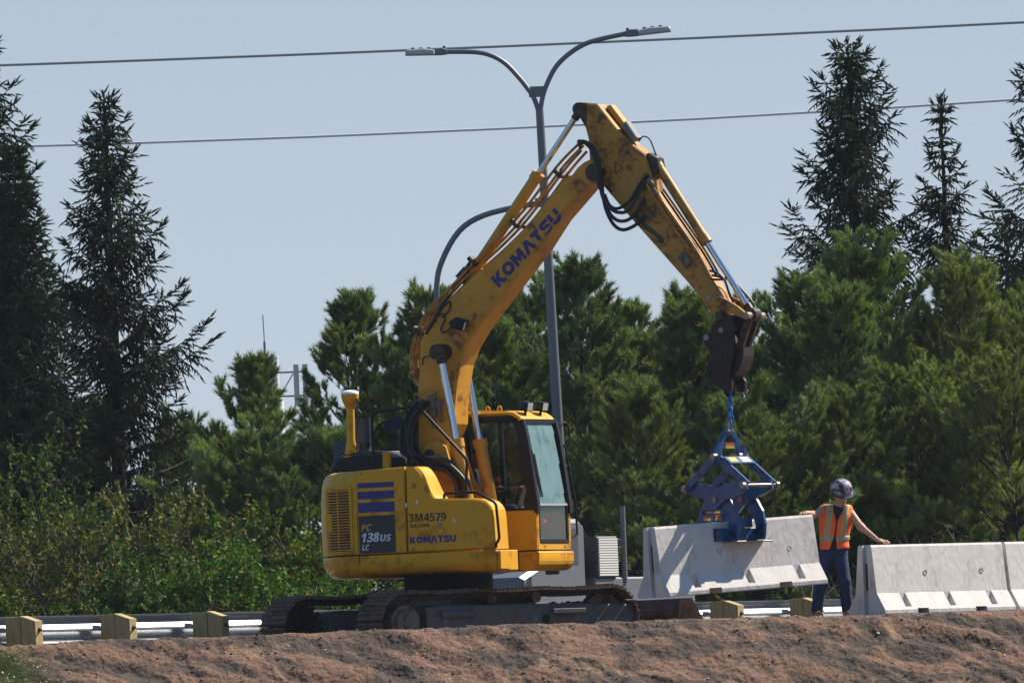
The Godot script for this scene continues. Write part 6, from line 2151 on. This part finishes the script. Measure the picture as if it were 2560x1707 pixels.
func shrub(label: String, at: Vector3, H: float, spread: float, seed_: int, tone: Color, leaves := 1.0, gold := 0.08, stems := 7, size := 0.082, called := "shrub") -> void:
	var o := thing(called, label, "shrub", at, 0.0, "shrubs behind the guardrail")
	rng.seed = seed_
	var w := MB.new()
	var cr := Crown.new()
	for k in stems:
		var a := TAU * k / stems + rng.randf_range(-0.4, 0.4)
		var d := Vector3(cos(a) * spread, 1.0, sin(a) * spread * 0.8).normalized()
		grow(w, cr, Vector3(cos(a) * 0.12, 0, sin(a) * 0.12), d, H * rng.randf_range(0.62, 0.85), 0.012 + 0.010 * H, 3, leaves, size, tone, gold)
	if leaves > 0.0:
		finish_tree(o, w, M.bark_pale if seed_ % 2 else M.bark, cr, "leaf", "foliage")
	else:
		part(o, "branches", w, M.bark_pale)

func build_trees() -> void:
	make_leaf_meshes()
	var g := -0.6
	# spruces on the skyline: [x, top y, z, radius, fill, dense, label]
	for s in [
		[-6.28, 9.14, -56.0, 2.25, 0.80, false, "tall open spruce left of the clear sky, drooping branches against it", 0.85],
		[-8.38, 10.7, -58.0, 2.3, 0.7, false, "spruce cut off by the left edge, its branch tips showing high up", 0.8],
		[-7.66, 8.27, -54.0, 1.55, 0.95, true, "dense dark fir with pointed top at the far left", 0.9],
		[5.53, 9.40, -58.0, 2.0, 0.80, false, "tallest broad spruce right of the arm, dark against the sky", 0.55],
		[7.02, 8.75, -60.0, 1.55, 0.55, false, "thin sparse spruce with long bare leader, right of the tallest one", 0.9],
		[8.78, 9.5, -59.0, 2.3, 0.6, false, "spruce cut off by the right edge, ragged branches reaching in", 0.7],
		[8.10, 6.9, -63.0, 1.9, 0.62, false, "shaggy spruce low between the thin spruce and right edge", 0.6],
		[4.75, 5.6, -62.0, 1.9, 0.6, false, "shorter dark spruce under the tallest one's left branches", 0.6]]:
		spruce(s[6], Vector3(s[0], g, s[2]), s[1] - g, s[3] * 1.25, int(s[0] * 100) + 1000, s[4], s[5], 0.12, s[7])
	# pines: [x, top y, z, radius, hue, label]
	var i := 0
	for s in [
		[-3.78, 4.62, -50.0, 1.0, 0.35, "leftmost pine, in front of the white mast head"],
		[-2.45, 5.50, -52.0, 1.35, 0.3, "pine with two pointed tops left of the boom foot"],
		[-1.35, 5.55, -50.0, 1.3, 0.4, "pine directly behind the boom's elbow"],
		[-0.35, 5.1, -52.0, 1.4, 0.4, "pine between the boom elbow and the lamp pole"],
		[0.35, 5.45, -54.0, 1.4, 0.3, "pine just left of the lamp pole"],
		[1.00, 5.75, -50.5, 1.5, 0.25, "dense bushy pine just right of the lamp pole"],
		[1.82, 5.2, -52.0, 1.3, 0.45, "slim pine between the bushy one and the arm"],
		[2.42, 5.1, -50.0, 1.2, 0.5, "pine with feathery top under the arm"],
		[2.85, 5.35, -53.0, 1.35, 0.35, "pine whose top touches the underside of the arm"],
		[3.55, 5.0, -51.0, 1.5, 0.4, "pine behind the dark coupler"],
		[4.15, 5.35, -50.0, 1.5, 0.4, "pine just right of the coupler"],
		[4.95, 5.2, -47.0, 1.5, 0.3, "blue-green pine in front of the tallest spruce"],
		[5.60, 5.75, -49.0, 1.8, 0.2, "broad pine below the tallest spruce's trunk"],
		[6.75, 5.3, -47.0, 1.9, 0.75, "broad yellow-green pine below the thin spruce"],
		[7.75, 4.8, -49.0, 1.8, 0.5, "pine at the right edge below the shaggy spruce"],
		[1.75, 3.5, -42.0, 1.6, 0.6, "low yellowish pine right of the cab"],
		[3.35, 3.4, -41.0, 1.7, 0.45, "low pine behind the chain and clamp"],
		[4.75, 3.3, -42.0, 1.6, 0.55, "low bright pine behind the clamp's right side"],
		[6.10, 3.6, -43.0, 1.8, 0.55, "low pine right of the worker's hard hat"],
		[7.30, 3.7, -42.0, 1.8, 0.7, "low spreading pine at the right edge"],
		[-4.10, 3.2, -45.0, 1.3, 0.25, "small dark pine below the leftmost pine"],
		[-2.75, 3.3, -45.0, 1.4, 0.2, "small dark pine behind the antenna mast"],
		[-0.9, 3.6, -46.0, 1.4, 0.35, "small pine behind the hose bundle"]]:
		pine(s[5], Vector3(s[0], g, s[2]), s[1] - g, s[3] * 1.2, 3000 + i * 17, s[4])
		i += 1
	# darker second row that closes the gaps lower down
	i = 0
	for s in [[-5.3, 3.6, "background pine low between the spruces at left"], [-4.4, 3.3, "background pine left of the mast, low"], [-2.0, 4.4, "background pine showing behind the left pines"], [0.1, 4.4, "background pine behind the lamp pole"], [1.5, 4.4, "background pine behind the bushy pine"], [2.9, 4.3, "background pine behind the arm's end"], [4.6, 4.4, "background pine behind the coupler's right side"], [6.2, 4.5, "background pine between the tallest and thin spruce"], [7.6, 4.3, "background pine behind the right edge"], [-7.2, 4.0, "background pine behind the dense fir"]]:
		pine(s[2], Vector3(s[0], g, -60.0 - (i % 3) * 2.0), s[1] - g, 1.9, 5000 + i * 13, 0.15, "background pines")
		i += 1
	# broadleaf shrubs behind the guardrail: [x, height, z, spread, tone, leaves, gold, label]
	i = 0
	for s in [
		[-7.05, 2.8, -36.0, 0.55, Color(0.085, 0.125, 0.020), 1.0, 0.06, "tall thin birch at the left edge"],
		[-6.35, 2.35, -33.0, 0.75, Color(0.115, 0.118, 0.032), 1.2, 0.18, "broad olive shrub with pale stems at lower left"],
		[-5.55, 2.2, -34.0, 0.7, Color(0.108, 0.118, 0.030), 1.2, 0.15, "olive shrub second from the left edge"],
		[-4.85, 1.65, -31.0, 0.7, Color(0.075, 0.125, 0.022), 1.1, 0.08, "dark leafy shrub between the olive and bright green ones"],
		[-4.15, 1.55, -32.0, 0.6, Color(0.095, 0.180, 0.024), 1.3, 0.05, "bright green shrub left of the excavator"],
		[-3.45, 1.55, -31.0, 0.6, Color(0.075, 0.150, 0.022), 1.2, 0.12, "green and yellow shrub beside the counterweight"],
		[-2.75, 2.2, -34.0, 0.45, Color(0.110, 0.150, 0.022), 1.2, 0.20, "tall yellowing shrub touching the counterweight"],
		[-2.2, 1.2, -30.0, 0.6, Color(0.09, 0.17, 0.02), 1.1, 0.08, "low shrub seen under the counterweight"],
		[-6.9, 1.3, -30.0, 0.8, Color(0.095, 0.12, 0.02), 1.0, 0.1, "low shrub at the left end of the guardrail"],
		[-5.0, 1.2, -29.0, 0.8, Color(0.07, 0.12, 0.02), 1.0, 0.08, "low shrub above the second guardrail post"]]:
		shrub(s[7], Vector3(s[0], g, s[2]), s[1], s[3], 7000 + i * 11, s[4], s[5], s[6])
		i += 1
	for s in [[5.9, 1.5, -33.0, "bare grey brush behind the standing barrier"], [6.9, 1.6, -34.0, "bare grey brush at the right edge"], [4.9, 1.2, -34.0, "bare grey brush right of the worker"]]:
		shrub(s[3], Vector3(s[0], g, s[2]), s[1], 0.9, 8000 + i * 11, Color.WHITE, 0.0, 0.0, 5, 0.05, "dead_brush")
		i += 1

func _ready() -> void:
	var cam := Camera3D.new()
	cam.name = "camera"
	add_child(cam)
	cam.fov = 2.848373
	cam.near = 1.0
	cam.far = 3000.0
	cam.look_at_from_position(Vector3(0, -1.5, 160), Vector3(0, 3.31, 0))
	cam.rotate_object_local(Vector3.BACK, deg_to_rad(-2.2))
	cam.current = true
	var env := Environment.new()
	env.background_mode = Environment.BG_SKY
	var sky := Sky.new()
	var sm := ProceduralSkyMaterial.new()
	sm.sky_top_color = lin(0.050, 0.125, 0.26)
	sm.sky_horizon_color = lin(0.300, 0.342, 0.368)
	sm.sky_curve = 0.10
	sm.ground_bottom_color = lin(0.06, 0.05, 0.035)
	sm.ground_horizon_color = lin(0.12, 0.12, 0.11)
	sm.sun_angle_max = 0.0
	sky.sky_material = sm
	env.sky = sky
	env.tonemap_mode = Environment.TONE_MAPPER_LINEAR
	env.tonemap_exposure = 2.0
	env.fog_enabled = true
	env.fog_density = 0.00006
	env.fog_light_color = Color(0.80, 0.87, 0.93)
	env.sdfgi_enabled = true
	env.ssao_enabled = true
	env.ssil_enabled = true
	var we := WorldEnvironment.new()
	we.name = "world_environment"
	we.environment = env
	add_child(we)
	var sun := DirectionalLight3D.new()
	sun.name = "sun"
	add_child(sun)
	sun.light_color = Color(1.0, 0.955, 0.89)
	sun.light_energy = 1.5
	sun.light_angular_distance = 0.6
	sun.shadow_enabled = true
	var to_sun := Vector3(0.87 * cos(deg_to_rad(45)), sin(deg_to_rad(45)), -0.49 * cos(deg_to_rad(45)))
	sun.look_at_from_position(to_sun * 100.0, Vector3.ZERO)
	make_materials()
	build_ground()
	build_trees()
	build_lamps()
	build_wires()
	build_mast()
	build_guardrail()
	build_barriers()
	build_truck()
	build_excavator()
	build_clamp()
	build_operator()
	build_worker()
